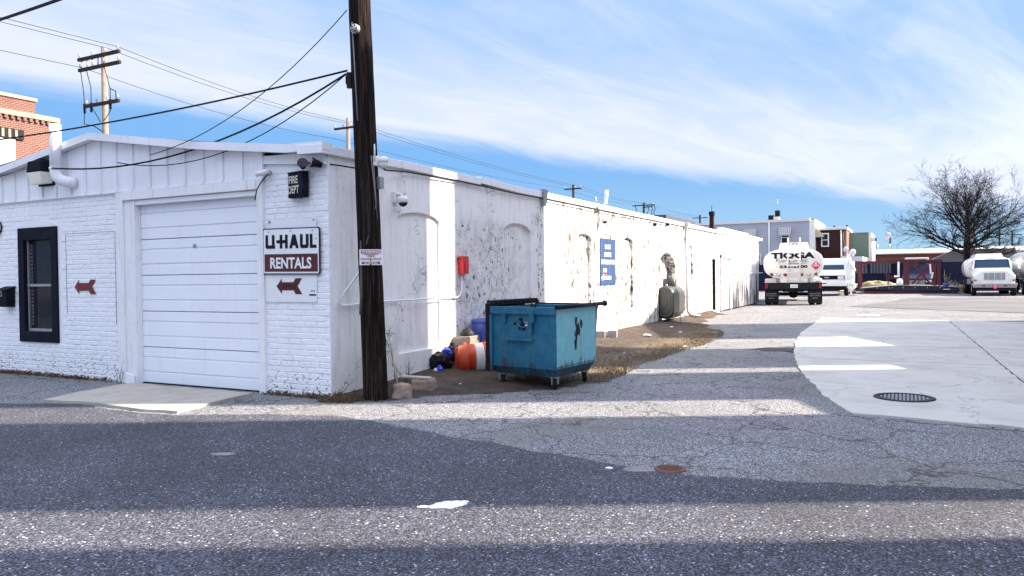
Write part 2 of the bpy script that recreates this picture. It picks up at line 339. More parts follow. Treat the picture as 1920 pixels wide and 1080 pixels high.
def mk_dump(nm, ca_, cb_):
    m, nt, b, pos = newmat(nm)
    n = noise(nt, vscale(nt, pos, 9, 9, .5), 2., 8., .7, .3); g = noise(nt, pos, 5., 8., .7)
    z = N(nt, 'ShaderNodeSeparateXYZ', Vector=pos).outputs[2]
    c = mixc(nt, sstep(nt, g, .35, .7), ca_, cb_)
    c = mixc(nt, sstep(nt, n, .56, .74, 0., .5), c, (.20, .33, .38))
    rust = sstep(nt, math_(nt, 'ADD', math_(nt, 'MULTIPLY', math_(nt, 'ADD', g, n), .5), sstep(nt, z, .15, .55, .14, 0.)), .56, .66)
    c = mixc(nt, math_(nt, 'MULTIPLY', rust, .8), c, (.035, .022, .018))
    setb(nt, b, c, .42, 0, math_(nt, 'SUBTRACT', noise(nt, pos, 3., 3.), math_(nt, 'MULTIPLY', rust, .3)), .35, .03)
mk_dump('dumpster_blue', (.006, .105, .20), (.022, .165, .25)); mk_dump('dumpster_lit_side', (.14, .47, .56), (.22, .55, .62))

# ------------------------------------------------------------------ mesh helpers
class MB:
    def __init__(s): s.v = []; s.f = []; s.sm = []
    def add(s, vs, fs, smooth=False):
        o = len(s.v); s.v += [tuple(p) for p in vs]
        for f in fs: s.f.append([o + i for i in f]); s.sm.append(smooth)
        return s
    def hexa(s, p):   # 8 points: bottom ring then top ring
        return s.add(p, [(3, 2, 1, 0), (4, 5, 6, 7), (0, 1, 5, 4), (1, 2, 6, 5), (2, 3, 7, 6), (3, 0, 4, 7)])
    def box(s, x0, y0, z0, x1, y1, z1):
        return s.hexa([(x0, y0, z0), (x1, y0, z0), (x1, y1, z0), (x0, y1, z0), (x0, y0, z1), (x1, y0, z1), (x1, y1, z1), (x0, y1, z1)])
    def bar(s, p0, p1, w, h=None):   # square bar
        h = h or w; p0 = Vector(p0); p1 = Vector(p1); d = (p1 - p0).normalized()
        a = d.cross(Vector((0, 0, 1)));
        if a.length < .01: a = Vector((1, 0, 0))
        a.normalize(); b = a.cross(d).normalized(); a = a * w / 2; b = b * h / 2
        return s.hexa([p0 - a - b, p0 + a - b, p0 + a + b, p0 - a + b, p1 - a - b, p1 + a - b, p1 + a + b, p1 - a + b])
    def tube(s, pts, r, n=6, caps=True):
        pts = [Vector(p) for p in pts]; rs = r if isinstance(r, (list, tuple)) else [r] * len(pts)
        vs = []; fs = []; a = None
        for i, p in enumerate(pts):
            d = (pts[min(i + 1, len(pts) - 1)] - pts[max(i - 1, 0)]).normalized()
            if a is None:
                a = d.cross(Vector((0, 0, 1)))
                if a.length < .05: a = d.cross(Vector((1, 0, 0)))
            a = (a - d * a.dot(d)).normalized(); b = d.cross(a)
            for k in range(n):
                t = 2 * math.pi * k / n; vs.append(p + (a * math.cos(t) + b * math.sin(t)) * rs[i])
        for i in range(len(pts) - 1):
            for k in range(n): fs.append((i * n + k, i * n + (k + 1) % n, (i + 1) * n + (k + 1) % n, (i + 1) * n + k))
        s.add(vs, fs, True)
        if caps:
            o = len(s.v) - len(vs)
            s.f.append([o + k for k in reversed(range(n))]); s.sm.append(False)
            s.f.append([o + (len(pts) - 1) * n + k for k in range(n)]); s.sm.append(False)
        return s
    def cyl(s, p0, p1, r0, r1=None, n=14): return s.tube([p0, p1], [r0, r0 if r1 is None else r1], n)
    def lathe(s, prof, n=20, M=None, smooth=True):   # prof (r, z), about local Z
        M = M or Matrix(); vs = []; fs = []
        for r, z in prof:
            for k in range(n):
                t = 2 * math.pi * k / n; vs.append(M @ Vector((r * math.cos(t), r * math.sin(t), z)))
        for i in range(len(prof) - 1):
            for k in range(n): fs.append((i * n + k, i * n + (k + 1) % n, (i + 1) * n + (k + 1) % n, (i + 1) * n + k))
        s.add(vs, fs, smooth)
        return s
    def prism(s, poly, o, ux, uy, d):  # 2-D polygon in the plane (o, ux, uy), pushed along d
        o = Vector(o); ux = Vector(ux); uy = Vector(uy); d = Vector(d); n = len(poly)
        A = [o + ux * x + uy * y for x, y in poly]; B = [p + d for p in A]
        return s.add(A + B, [list(reversed(range(n))), list(range(n, 2 * n))] + [(i, (i + 1) % n, n + (i + 1) % n, n + i) for i in range(n)])
    def loft(s, rings, smooth=True, caps=True):
        n = len(rings[0]); vs = [p for r in rings for p in r]; fs = []
        for i in range(len(rings) - 1):
            for k in range(n): fs.append((i * n + k, i * n + (k + 1) % n, (i + 1) * n + (k + 1) % n, (i + 1) * n + k))
        s.add(vs, fs, smooth)
        if caps:
            o = len(s.v) - len(vs)
            s.f.append([o + k for k in reversed(range(n))]); s.sm.append(False)
            s.f.append([o + (len(rings) - 1) * n + k for k in range(n)]); s.sm.append(False)
        return s
    def mesh(s, name, mat):
        me = bpy.data.meshes.new(name); me.from_pydata(s.v, [], s.f); me.update()
        me.polygons.foreach_set('use_smooth', s.sm)
        me.materials.append(MATS[mat]); return me
    def obj(s, name, mat, parent=None, bevel=0, seg=2):
        o = bpy.data.objects.new(name, s.mesh(name, mat)); COL.objects.link(o); o.parent = parent
        if bevel:
            b = o.modifiers.new('bevel', 'BEVEL'); b.width = bevel; b.segments = seg; b.limit_method = 'ANGLE'; b.angle_limit = R(35)
        return o
def tag(o, label, cat, group=None):
    o['label'] = label; o['category'] = cat
    if group: o['group'] = group
    return o
def thing(name, label, cat, loc=(0, 0, 0), rz=0, group=None):
    o = bpy.data.objects.new(name, None); COL.objects.link(o); o.location = loc; o.rotation_euler.z = rz; o.empty_display_size = .2
    return tag(o, label, cat, group)
def struct(o): o['kind'] = 'structure'; return o
def stuff(o): o['kind'] = 'stuff'; return o
def BX(*a): return MB().box(*a)
_tc = {}
def text2d(body, bold=0.):
    """outline of a text as flat faces, fitted to the unit square"""
    if (body, bold) in _tc: return _tc[(body, bold)]
    cu = bpy.data.curves.new('t', 'FONT'); cu.body = body; cu.offset = bold; cu.resolution_u = 3
    ob = bpy.data.objects.new('t', cu); COL.objects.link(ob)
    dg = bpy.context.evaluated_depsgraph_get(); dg.update(); ev = ob.evaluated_get(dg); me = ev.to_mesh()
    vs = [tuple(v.co[:2]) for v in me.vertices]; fs = [list(p.vertices) for p in me.polygons]
    ev.to_mesh_clear(); bpy.data.objects.remove(ob); bpy.data.curves.remove(cu)
    x0 = min(v[0] for v in vs); x1 = max(v[0] for v in vs); y0 = min(v[1] for v in vs); y1 = max(v[1] for v in vs)
    _tc[(body, bold)] = ([((x - x0) / (x1 - x0), (y - y0) / (y1 - y0)) for x, y in vs], fs)
    return _tc[(body, bold)]
def text(mb, body, o, ux, uy, w, h, bold=0.02, shear=0):
    vs, fs = text2d(body, bold); o = Vector(o); ux = Vector(ux); uy = Vector(uy)
    mb.add([o + ux * (x * w + shear * y * h) + uy * (y * h) for x, y in vs], fs); return mb
def rotz(a): return Matrix.Rotation(a, 4, 'Z')
def arc(cx, cy, r, a0, a1, n): return [(cx + r * math.cos(a0 + (a1 - a0) * i / n), cy + r * math.sin(a0 + (a1 - a0) * i / n)) for i in range(n + 1)]
def rrect(x0, y0, x1, y1, r, n=4):
    return arc(x1 - r, y1 - r, r, 0, math.pi / 2, n) + arc(x0 + r, y1 - r, r, math.pi / 2, math.pi, n) + arc(x0 + r, y0 + r, r, math.pi, 1.5 * math.pi, n) + arc(x1 - r, y0 + r, r, 1.5 * math.pi, 2 * math.pi, n)
def lat(D, L, z=0): p = CAM + FH * D + HH * L; return Vector((p.x, p.y, z))   # D metres ahead of the tripod, L to its right
X_, Y_, Z_ = Vector((1, 0, 0)), Vector((0, 1, 0)), Vector((0, 0, 1))

# ================================================================== GROUND
def sheet(name, poly, z, mat, jag=0, thick=0, step=.12):
    pts = []
    for i, p in enumerate(poly):
        q = poly[(i + 1) % len(poly)]; L = math.hypot(q[0] - p[0], q[1] - p[1])
        if jag and L < 30:
            n = max(1, int(L / step))
            for k in range(n):
                t = k / n; a = jag if k else 0
                xx = p[0] + (q[0] - p[0]) * t; yy = p[1] + (q[1] - p[1]) * t; wv = a * 1.6 * (math.sin(xx * 9.1 + yy * 5) + math.sin(xx * 3.7 - yy * 11) + .7 * math.sin(xx * 23 + yy * 17))
                pts.append((xx + random.uniform(-a, a) + wv * .3, yy + random.uniform(-a, a) + wv))
        else: pts.append(p)
    mb = MB()
    if thick: mb.prism(pts, (0, 0, z - thick), X_, Y_, (0, 0, thick))
    else: mb.add([(x, y, z) for x, y in pts], [list(range(len(pts)))])
    return mb.obj(name, mat)
struct(MB().add([(-900, -900, 0), (900, -900, 0), (900, 900, 0), (-900, 900, 0)], [(0, 1, 2, 3)]).obj('ground', 'asphalt_old'))
road_edge = [(-30, -13.6), (-12, -5.55), (-6.6, -3.2), (-3.59, -1.92), (-2.64, -1.56), (-1.6, -1.66), (-.9, -1.62), (.1, -1.1), (.9, -.9), (1.5, -1.0), (2.2, -1.2), (3.25, -1.43), (4.5, -1.7), (5.1, -1.68), (5.65, -1.59), (6.5, -1.34), (7.03, -1.17), (9.5, -.3), (13, .9), (26, 5.5)]
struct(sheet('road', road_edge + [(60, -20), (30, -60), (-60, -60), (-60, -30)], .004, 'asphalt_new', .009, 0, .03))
# fresh tar patch beside the slab, seam patches far back
struct(sheet('asphalt_patch', [(3.62, 8.0), (4.1, 7.75), (4.52, 7.5), (4.5, 8.3), (4.3, 8.9), (3.9, 8.6)], .004, 'asphalt_patch', .06, 0, .1))
m_, nt_, b_, pos_ = newmat('asphalt_smooth')
_s = mixc(nt_, sstep(nt_, noise(nt_, pos_, .35, 6.), .4, .65), (.080, .082, .095), (.115, .112, .115))
setb(nt_, b_, _s, .8, 0, noise(nt_, pos_, 60., 3.), .4, .006)
struct(sheet('resurfaced_strip', [(4.2, 28.2), (9.98, 24.07), (16, 19.8), (60, -6), (70, 30), (30, 42.5), (6.6, 41), (5.6, 34)], .004, 'asphalt_smooth', .02, 0, .4))
seam = MB()
for i in range(24):
    a, b = i / 24, (i + 1) / 24
    p = (4.2 + 7.8 * a, 28.2 - 5.6 * a + random.uniform(-.02, .02)); q = (4.2 + 7.8 * b, 28.2 - 5.6 * b + random.uniform(-.02, .02)); w = random.uniform(.05, .1)
    seam.add([(p[0], p[1] - w, .0085), (q[0], q[1] - w, .0085), (q[0], q[1] + w, .0085), (p[0], p[1] + w, .0085)], [(0, 1, 2, 3)])
struct(seam.obj('tar_seam', 'asphalt_patch'))

# concrete pad cast in slabs, joints left open between them
pad = bpy.data.objects.new('concrete_pad', None); COL.objects.link(pad); struct(pad)
ZP = .022
def slab(poly, jag=.0): o = sheet('slab', poly, ZP + random.uniform(-.002, .002), 'concrete_pad', jag, .05, .15); o.parent = pad
struct(sheet('joint_filler', [(4.4, 9.3), (4.9, 5.4), (5.9, 1.45), (14, .45), (14, 17), (4.1, 18.9)], .006, 'asphalt_patch'))
g = .012
jx = lambda y: 7.70 - (y - 4.6) * .0145   # long joint running back
slab([(4.27, 9.52 + g), (7.62 - g, 9.52 + g), (7.54 - g, 14.5), (7.48 - g, 18.55), (3.92, 19.09), (4.0, 16), (4.05, 12.5)], .015)
slab([(7.62 + g, 9.52 + g), (14, 9.0 + g), (14, 17.7), (7.48 + g, 18.5), (7.54 + g, 14.5)])
slab([(4.515, 7.32), (4.62, 6.65 + g), (7.66 - g, 6.63 + g), (7.62 - g, 9.5 - g), (4.29, 9.5 - g)], .015)
slab([(7.66 + g, 6.63 + g), (14, 6.2 + g), (14, 9.0 - g), (7.62 + g, 9.5 - g)])
slab([(4.83, 5.3), (5.05, 4.2), (5.35, 2.9), (5.6, 2.0), (5.83, 1.36), (6.6, 1.26), (7.3, 1.17), (7.78, 1.13), (7.70 - g, 4.6), (7.66 - g, 6.6 - g), (4.63, 6.63 - g)], .012)
slab([(7.80 + g, 1.12), (14, .3), (14, 6.2 - g), (7.66 + g, 6.6 - g), (7.70 + g, 4.6)])
# broken pale mortar along the front edge of the pad
mo = MB()
for k in range(26):
    x = 5.75 + k * .09 + random.uniform(-.03, .03); y = 1.36 - (x - 5.83) * .13 - random.uniform(.07, .13); w = random.uniform(.03, .09); h = random.uniform(.015, .05)
    pl = [(x + w * math.cos(t) * random.uniform(.7, 1.2), y + h * math.sin(t) * random.uniform(.6, 1.2)) for t in [i * math.pi / 5 for i in range(10)]]
    if random.random() < .8: mo.prism(pl, (0, 0, .0), X_, Y_, (0, 0, .010))
stuff(tag(mo.obj('mortar_crumbs', 'mortar_worn'), 'pale crumbled mortar along the front edge of the concrete pad', 'mortar'))

# door apron
struct(sheet('door_apron', [(-3.58, -.16), (-1.16, -.16), (-1.16, -.3), (-.93, -1.50), (-1.6, -1.56), (-2.4, -1.5), (-3.23, -1.62), (-3.45, -1.0)], .03, 'concrete_step', .008, .06, .2))

# manholes
def disc(mb, c, r, z0, z1, n=36): mb.lathe([(0, z0), (r, z0), (r, z1), (0, z1)], n, Matrix.Translation((c[0], c[1], 0)), False); return mb
mh = thing('manhole_cover', 'large round black iron manhole cover set in the concrete pad', 'manhole', (6.305, 2.63, 0))
q = MB(); q.lathe([(.272, ZP - .01), (.272, ZP + .012), (.325, ZP + .012), (.335, ZP - .02)], 40); q.obj('rim', 'cast_iron', mh)
q = MB(); disc(q, (0, 0), .268, ZP - .02, ZP + .004); q.obj('cover', 'cast_iron', mh)
q = MB()
for i in range(-6, 7):
    for j in range(-6, 7):
        if math.hypot(i, j) < 6.1: q.box(i * .04 - .011, j * .04 - .011, ZP, i * .04 + .011, j * .04 + .011, ZP + .010)
q.obj('stud_pattern', 'grey_metal', mh)
mh = thing('manhole_cover', 'small rusty iron cover half buried in the dark road', 'manhole', (4.71, -1.625, 0))
q = MB(); q.lathe([(.095, 0), (.095, .014), (.118, .014), (.122, .0)], 32); q.obj('rim', 'rust_iron', mh)
q = MB(); disc(q, (0, 0), .093, .0, .009)
for i in range(-4, 5):
    w = math.sqrt(max(0, .088 ** 2 - (i * .02) ** 2)); q.box(-w, i * .02 - .004, .009, w, i * .02 + .004, .013)
q.obj('cover', 'rust_iron', mh)
def blob(name, c, rx, ry, z, mat, label, cat, n=22, a=0., holes=.3):
    pl = [(math.cos(t) * rx * random.uniform(1 - holes, 1.05), math.sin(t) * ry * random.uniform(1 - holes, 1.05)) for t in [2 * math.pi * i / n for i in range(n)]]
    M = rotz(a); o = MB().prism(pl, (0, 0, 0), X_, Y_, (0, 0, z)).obj(name, mat); o.location = (c[0], c[1], 0); o.rotation_euler.z = a
    return tag(o, label, cat)
blob('worn_patch', (4.50, -1.72), .155, .085, .007, 'mortar_worn', 'worn gravelly patch beside the small rusty cover', 'patch', 26, .45)
pt = thing('paint_spill', 'white paint spill splashed on the dark road in the foreground', 'paint spill', (3.64, -3.12, 0), .45)
for dx, dy, rx, ry in ((0, 0, .10, .085), (.07, .035, .07, .06), (-.06, -.03, .05, .05), (-.145, -.035, .045, .03), (.115, .07, .03, .025)):
    pl = [(dx + math.cos(t) * rx * random.uniform(.75, 1.1), dy + math.sin(t) * ry * random.uniform(.75, 1.1)) for t in [2 * math.pi * i / 18 for i in range(18)]]
    MB().prism(pl, (0, 0, 0), X_, Y_, (0, 0, .006 + dx * .003)).obj('splash', 'spill_white', pt)
blob('worn_patch', (1.13, -2.70), .115, .06, .007, 'mortar_worn', 'pale scuffed patch on the dark road left of centre', 'patch', 20, .45)
blob('worn_patch', (4.28, -1.78), .035, .03, .008, 'spill_white', 'small pale fleck on the road beside the worn gravelly patch', 'patch', 10, .2)
blob('paper_scrap', (5.2, 21.4), .42, .12, .008, 'paper_white', 'white patch lying on the asphalt behind the concrete pad', 'paper', 16, .3)

# dirt verge against the side wall
prof = [(-.25, .35), (.1, .62), (.5, .95), (.8, 1.15), (1.15, 1.7), (1.5, 2.2), (2.2, 2.5), (3.2, 2.55), (4.3, 2.45), (6.5, 2.4), (8, 2.5), (9.5, 2.5), (11, 2.4), (12, 2.2), (13.4, 1.75), (15, 1.2), (16.5, .75), (19, .5), (21, .42)]
def edge_at(y):
    for (a, xa), (b, xb) in zip(prof, prof[1:]):
        if a <= y <= b: return xa + (xb - xa) * (y - a) / (b - a)
    return .35
vs = []; fs = []; NY, NX = 190, 16
for j in range(NY + 1):
    y = -.25 + 21.25 * (j / NY) ** 1.35; xe = edge_at(y) + .10 * math.sin(y * 3.1) + .07 * math.sin(y * 7.7) + random.uniform(-.06, .06)
    h = min(.13, max(.012, (y + .2) * .05))
    for i in range(NX + 1):
        t = i / NX; x = -.04 + (xe + .04) * t
        z = h * (1 - t) ** 1.2 + .012 * (1 - t) + (random.uniform(-.008, .012) if 0 < i < NX else 0)
        vs.append((x, y, z if i < NX else -.006))
for j in range(NY):
    for i in range(NX): a = j * (NX + 1) + i; fs.append((a, a + 1, a + NX + 2, a + NX + 1))
struct(MB().add(vs, fs, True).obj('dirt_verge', 'dirt'))
def ground_z(x, y):
    xe = edge_at(y); t = min(1, max(0, x / xe)); return min(.13, max(.012, (y + .2) * .05)) * (1 - t) ** 1.2 + .006

# ================================================================== MAIN BUILDING
B = thing('warehouse', 'long low white painted workshop with gabled front, roll-up door and blind arched windows', 'building')
def brick_mesh(w):
    h = .066; d = .006; c = .010
    mb = MB(); x = w / 2; z = h / 2
    mb.add([(-x, 0, -z), (x, 0, -z), (x, 0, z), (-x, 0, z), (-x + c, -d, -z + c * .8), (x - c, -d, -z + c * .8), (x - c, -d, z - c * .8), (-x + c, -d, z - c * .8)],
           [(4, 5, 6, 7), (0, 1, 5, 4), (1, 2, 6, 5), (2, 3, 7, 6), (3, 0, 4, 7)])
    return mb
full = brick_mesh(.196).mesh('brick', 'facade_paint'); half = brick_mesh(.094).mesh('brick_half', 'facade_paint')
WX0, WX1, WZ0, WZ1 = -6.47, -5.45, .53, 2.36
spots = []
for r_ in range(0, 41):
    z = .045 + r_ * .0725
    hdr = (r_ % 6 == 5)
    wd = .103 if hdr else .207
    for (xa, xb, zmax) in ((-10., -4.02, 2.79), (-1.06, -.004, 2.93)):
        if z > zmax: continue
        x = xb - (.06 if r_ % 2 and not hdr else .0)
        while x - wd > xa - .05:
            cx = x - wd / 2; x -= wd
            if WX0 - .10 < cx < WX1 + .10 and WZ0 - .04 < z < WZ1 + .12: continue
            spots.append((cx, z, hdr))
near = sorted(spots, key=lambda s: (s[0] + .5) ** 2 + (s[1] - 1.4) ** 2 if s[0] > -1.2 else 50 + (s[0] + 4) ** 2)
fld = MB()
for k, (cx, z, hdr) in enumerate(near):
    dy = random.uniform(-.003, .002); rx = random.uniform(-.02, .02)
    if k < 295:
        o = bpy.data.objects.new('brick', half if hdr else full); COL.objects.link(o); o.parent = B; o.location = (cx, dy, z); o.rotation_euler = (0, rx * .6, rx)
    else:
        t = brick_mesh(.094 if hdr else .196); fld.add([(cx + a, b + dy, z + c + a * rx * .5) for a, b, c in t.v], t.f)
stuff(fld.obj('brick_field', 'facade_paint', B))
# arch of upright bricks over the window
for k in range(13):
    t = (k - 6) / 6; x = -5.96 + t * .58; z = 2.47 + .06 * (1 - t * t)
    o = bpy.data.objects.new('brick', half); COL.objects.link(o); o.parent = B; o.location = (x, -.002, z + .09); o.rotation_euler = (0, R(90) + t * .28, 0); o.scale.x = 1.7
# wall behind the bricks (around the window and door openings)
w = MB()
BX(-1.10, 0, -.05, -.002, .3, 3.0).obj('front_wall', 'facade_paint', B)
o8 = [(-10, -.05), (-3.985, -.05), (-3.985, 2.82), (-10, 2.82)]; i8 = [(WX0, WZ0), (WX1, WZ0), (WX1, WZ1), (WX0, WZ1)]
w.add([(x, 0, z) for x, z in o8 + i8] + [(x, .3, z) for x, z in o8 + i8], [(0, 1, 5, 4), (1, 2, 6, 5), (2, 3, 7, 6), (3, 0, 4, 7), (4, 5, 13, 12), (5, 6, 14, 13), (6, 7, 15, 14), (7, 4, 12, 15), (0, 8, 9, 1), (1, 9, 10, 2), (2, 10, 11, 3), (8, 12, 13, 9), (9, 13, 14, 10), (10, 14, 15, 11), (11, 15, 12, 8)])
w.obj('front_wall', 'facade_paint', B)
w = MB()
for (a, b_, c_, d_) in ((-5.235, -4.06, 1.0, 2.235),):   # faint outline of a bricked-up opening
    w.tube([(a, -.010, c_), (a, -.010, d_), (b_, -.010, d_ - .005), (b_, -.010, c_ - .15)], .0035, 5)
w.obj('old_opening_seam', 'cinder', B)
# window
win = MB()
fw = .155
win.box(WX0, -.03, WZ0, WX0 + fw, .10, WZ1); win.box(WX1 - fw, -.03, WZ0, WX1, .10, WZ1); win.box(WX0 + fw, -.032, WZ1 - .2, WX1 - fw, .10, WZ1); win.box(WX0 + fw, -.034, WZ0, WX1 - fw, .10, WZ0 + .17)
W = win.obj('window', 'black_paint', B, .006)
MB().add([(WX0 + fw, .075, WZ0 + .17), (WX1 - fw, .075, WZ0 + .17), (WX1 - fw, .075, WZ1 - .2), (WX0 + fw, .075, WZ1 - .2)], [(0, 1, 2, 3)]).obj('pane', 'glass_dark', W)
s_ = MB(); zs = 1.44
s_.box(WX0 + fw, .02, zs - .02, WX1 - fw, .06, zs + .018); s_.box(WX0 + fw, .03, WZ0 + .17, WX0 + fw + .03, .06, WZ1 - .2); s_.box(WX1 - fw - .02, .03, WZ0 + .17, WX1 - fw, .06, WZ1 - .2)
s_.box(WX0 + fw + .03, .03, WZ0 + .17, WX1 - fw - .02, .06, WZ0 + .215)
s_.obj('sash', 'grey_metal', W)
s_ = MB()
for k in range(22):
    z = WZ0 + .26 + k * .06
    for i in range(1): s_.box(WX0 + fw + .035, .066, z, WX0 + fw + .085, .070, z + .042)
s_.obj('lace_curtain', 'curtain', W)
s_ = MB()   # wire guard mesh
for k in range(46): z = WZ0 + .18 + k * .0315; s_.box(WX0 + fw + .03, .0455, z, WX1 - fw - .02, .0475, z + .004)
for k in range(22): x = WX0 + fw + .035 + k * .031; s_.box(x, .0430, WZ0 + .18, x + .004, .0450, WZ1 - .21)
s_.obj('wire_guard', 'screen', W)
pl = [(-.50, 0), (.50, 0)] + [(.50 * math.cos(t), .10 * math.sin(t)) for t in [math.pi * i / 14 for i in range(1, 14)]]
MB().prism(pl, (-5.96, .005, WZ1 + .003), X_, Z_, (0, -.022, 0)).obj('arch_infill', 'white_paint', B)
# metal-clad gable: one sheet per bay with a folded seam between
def rake(x):   # underside of the fascia
    pts = [(-10, 2.95), (-6.69, 3.22), (-4.40, 3.575), (-2.22, 3.25), (-.60, 3.06), (.05, 3.05)]
    for (a, za), (b, zb) in zip(pts, pts[1:]):
        if a <= x <= b: return za + (zb - za) * (x - a) / (b - a)
    return 3.05
xs = [-1.045 - .362 * k for k in range(25)]
for k in range(24):
    a, b = xs[k + 1], xs[k]; j = random.uniform(-.006, .006)
    p = MB(); za = 2.805 + random.uniform(-.006, .006)
    brk = [b, -4.40, a] if a < -4.40 < b else [b, a]
    p.prism([(a, za), (b, za)] + [(x, rake(x) + .02) for x in brk], (0, -.035 + j * .3, 0), X_, Z_, (0, .03, 0))
    sh = p.obj('gable_sheet', 'white_metal', B)
    MB().prism([(-.016, 0), (.016, 0), (.007, 1), (-.007, 1)], (b, -.037, za), X_, Z_ * (rake(b) - za + .01), (0, -.026, 0)).obj('seam', 'white_metal', sh)
d = MB(); d.prism([(-10, 0), (-1.04, 0), (-1.04, .022), (-10, .022)], (0, -.05, 2.785), X_, Z_, (0, .05, 0)); d.obj('drip_edge', 'white_metal', B)
# fascia boards and soffit
fp = [(-10, 3.09), (-6.69, 3.36), (-4.42, 3.695), (-2.22, 3.365), (-.55, 3.175), (.05, 3.165)]
for (a, za), (b, zb) in zip(fp, fp[1:]):
    MB().hexa([(a, -.16, za - .105), (b, -.16, zb - .105), (b, -.13, zb - .105), (a, -.13, za - .105), (a, -.16, za), (b, -.16, zb), (b, -.13, zb), (a, -.13, za)]).obj('fascia_board', 'white_metal', B)
    MB().hexa([(a, -.128, za - .10), (b, -.128, zb - .10), (b, .02, zb - .10), (a, .02, za - .10), (a, -.128, za - .012), (b, -.128, zb - .012), (b, .02, zb - .012), (a, .02, za - .012)]).obj('soffit', 'white_trim', B)
MB().prism([(-1.04, 2.98), (-.015, 2.90), (-.015, 3.06), (-1.04, 3.08)], (0, -.045, 0), X_, Z_, (0, .04, 0)).obj('frieze_board', 'white_trim', B)
# door surround
d = MB(); d.box(-3.985, -.045, -.02, -3.83, .12, 2.80); d.obj('door_jamb', 'white_trim', B, .006)
d = MB(); d.box(-3.828, -.02, -.02, -3.59, .15, 2.66); d.box(-3.63, -.035, -.02, -3.585, -.02, 2.64); d.obj('door_jamb', 'white_trim', B, .006)
d = MB(); d.box(-1.165, -.05, -.02, -1.06, .15, 2.79); d.obj('door_jamb', 'white_trim', B, .006)
d = MB(); d.box(-3.828, -.06, 2.662, -1.166, .15, 2.782); d.obj('door_header', 'white_trim', B, .006)
d = MB(); d.box(-3.59, -.02, 2.585, -1.166, .02, 2.655); d.obj('door_stop', 'white_metal', B, .006)
gd = thing('roller_door', '', ''); gd.parent = B; del gd['label']; del gd['category']
NS = 5; H = 2.60 / NS
for k in range(NS):
    z0 = .012 + k * H; p = MB()
    p.box(-3.588, .085, z0, -1.168, .12, z0 + H - .007)
    for a, b in ((.0, .29), (.315, .695), (.72, .985)):
        p.box(-3.586, .071 + random.uniform(-.001, .001), z0 + a * H + .004, -1.17, .086, z0 + b * H - .004)
    p.obj('door_panel', 'door_white', gd, .004)
q = MB(); q.box(-2.49, .055, 1.95, -2.43, .0705, 1.965); q.box(-2.475, .05, 1.965, -2.445, .0705, 1.995); q.obj('latch', 'grey_metal', gd)
BX(-3.59, .06, -.01, -1.166, .13, .0115).obj('rubber_seal', 'black_rubber', gd)
# side wall with blind arched windows
def niche_wall(name, Y0, Y1, z0, z1, nic, mat, par, x=0.):
    mb = MB(); y = Y0
    q = lambda *p: mb.add(p, [(0, 1, 2, 3)])
    for (ya, yb, zb, zs, zc, dp) in nic:
        q((x, y, z0), (x, ya, z0), (x, ya, z1), (x, y, z1))
        if zb > z0:
            q((x, ya, z0), (x, yb, z0), (x, yb, zb), (x, ya, zb)); q((x, ya, zb), (x, yb, zb), (x - dp, yb, zb), (x - dp, ya, zb))
        n = 12; cv = [(ya + (yb - ya) * i / n, zs + (zc - zs) * math.sqrt(max(0, 1 - (2 * i / n - 1) ** 2)) ** 1.3) for i in range(n + 1)]
        for (a, za), (b, zb2) in zip(cv, cv[1:]):
            q((x, a, za), (x, b, zb2), (x, b, z1), (x, a, z1)); q((x, a, za), (x - dp, a, za), (x - dp, b, zb2), (x, b, zb2))
        zl = max(zb, z0)
        q((x, ya, zl), (x - dp, ya, zl), (x - dp, ya, zs), (x, ya, zs)); q((x, yb, zl), (x, yb, zs), (x - dp, yb, zs), (x - dp, yb, zl))
        bk = [(x - dp, ya, zl), (x - dp, yb, zl)] + [(x - dp, a, za) for a, za in reversed(cv)]
        mb.add(bk, [list(range(len(bk)))]); y = yb
    q((x, y, z0), (x, Y1, z0), (x, Y1, z1), (x, y, z1))
    q((x, Y0, z1), (x, Y1, z1), (x - .3, Y1, z1), (x - .3, Y0, z1))
    return mb.obj(name, mat, par)
niche_wall('side_wall', 0, 17.15, -.1, 3.03, [(1.42, 2.53, .42, 2.34, 2.44, .05), (4.62, 5.71, .42, 2.33, 2.46, .06), (8.08, 8.84, .6, 2.34, 2.42, .08), (11.04, 11.86, .63, 2.34, 2.44, .07), (14.15, 15.95, -.1, 1.72, 2.14, .24)], 'stucco_paint', B)
niche_wall('side_wall', 17.15, 22.46, -.1, 3.05, [(17.72, 18.25, 1.35, 2.35, 2.45, .06), (21.0, 21.62, .12, 2.02, 2.04, .3)], 'stucco_paint', B, -.02)
BX(-.318, 21.02, .12, -.25, 21.60, 2.02).obj('side_door', 'dark_wood', B)
d = MB(); d.box(-.10, 20.955, .1, .012, 21.0, 2.08); d.box(-.10, 21.62, .1, .012, 21.665, 2.08); d.box(-.10, 20.955, 2.04, .014, 21.665, 2.09); d.obj('side_door_frame', 'white_trim', B)
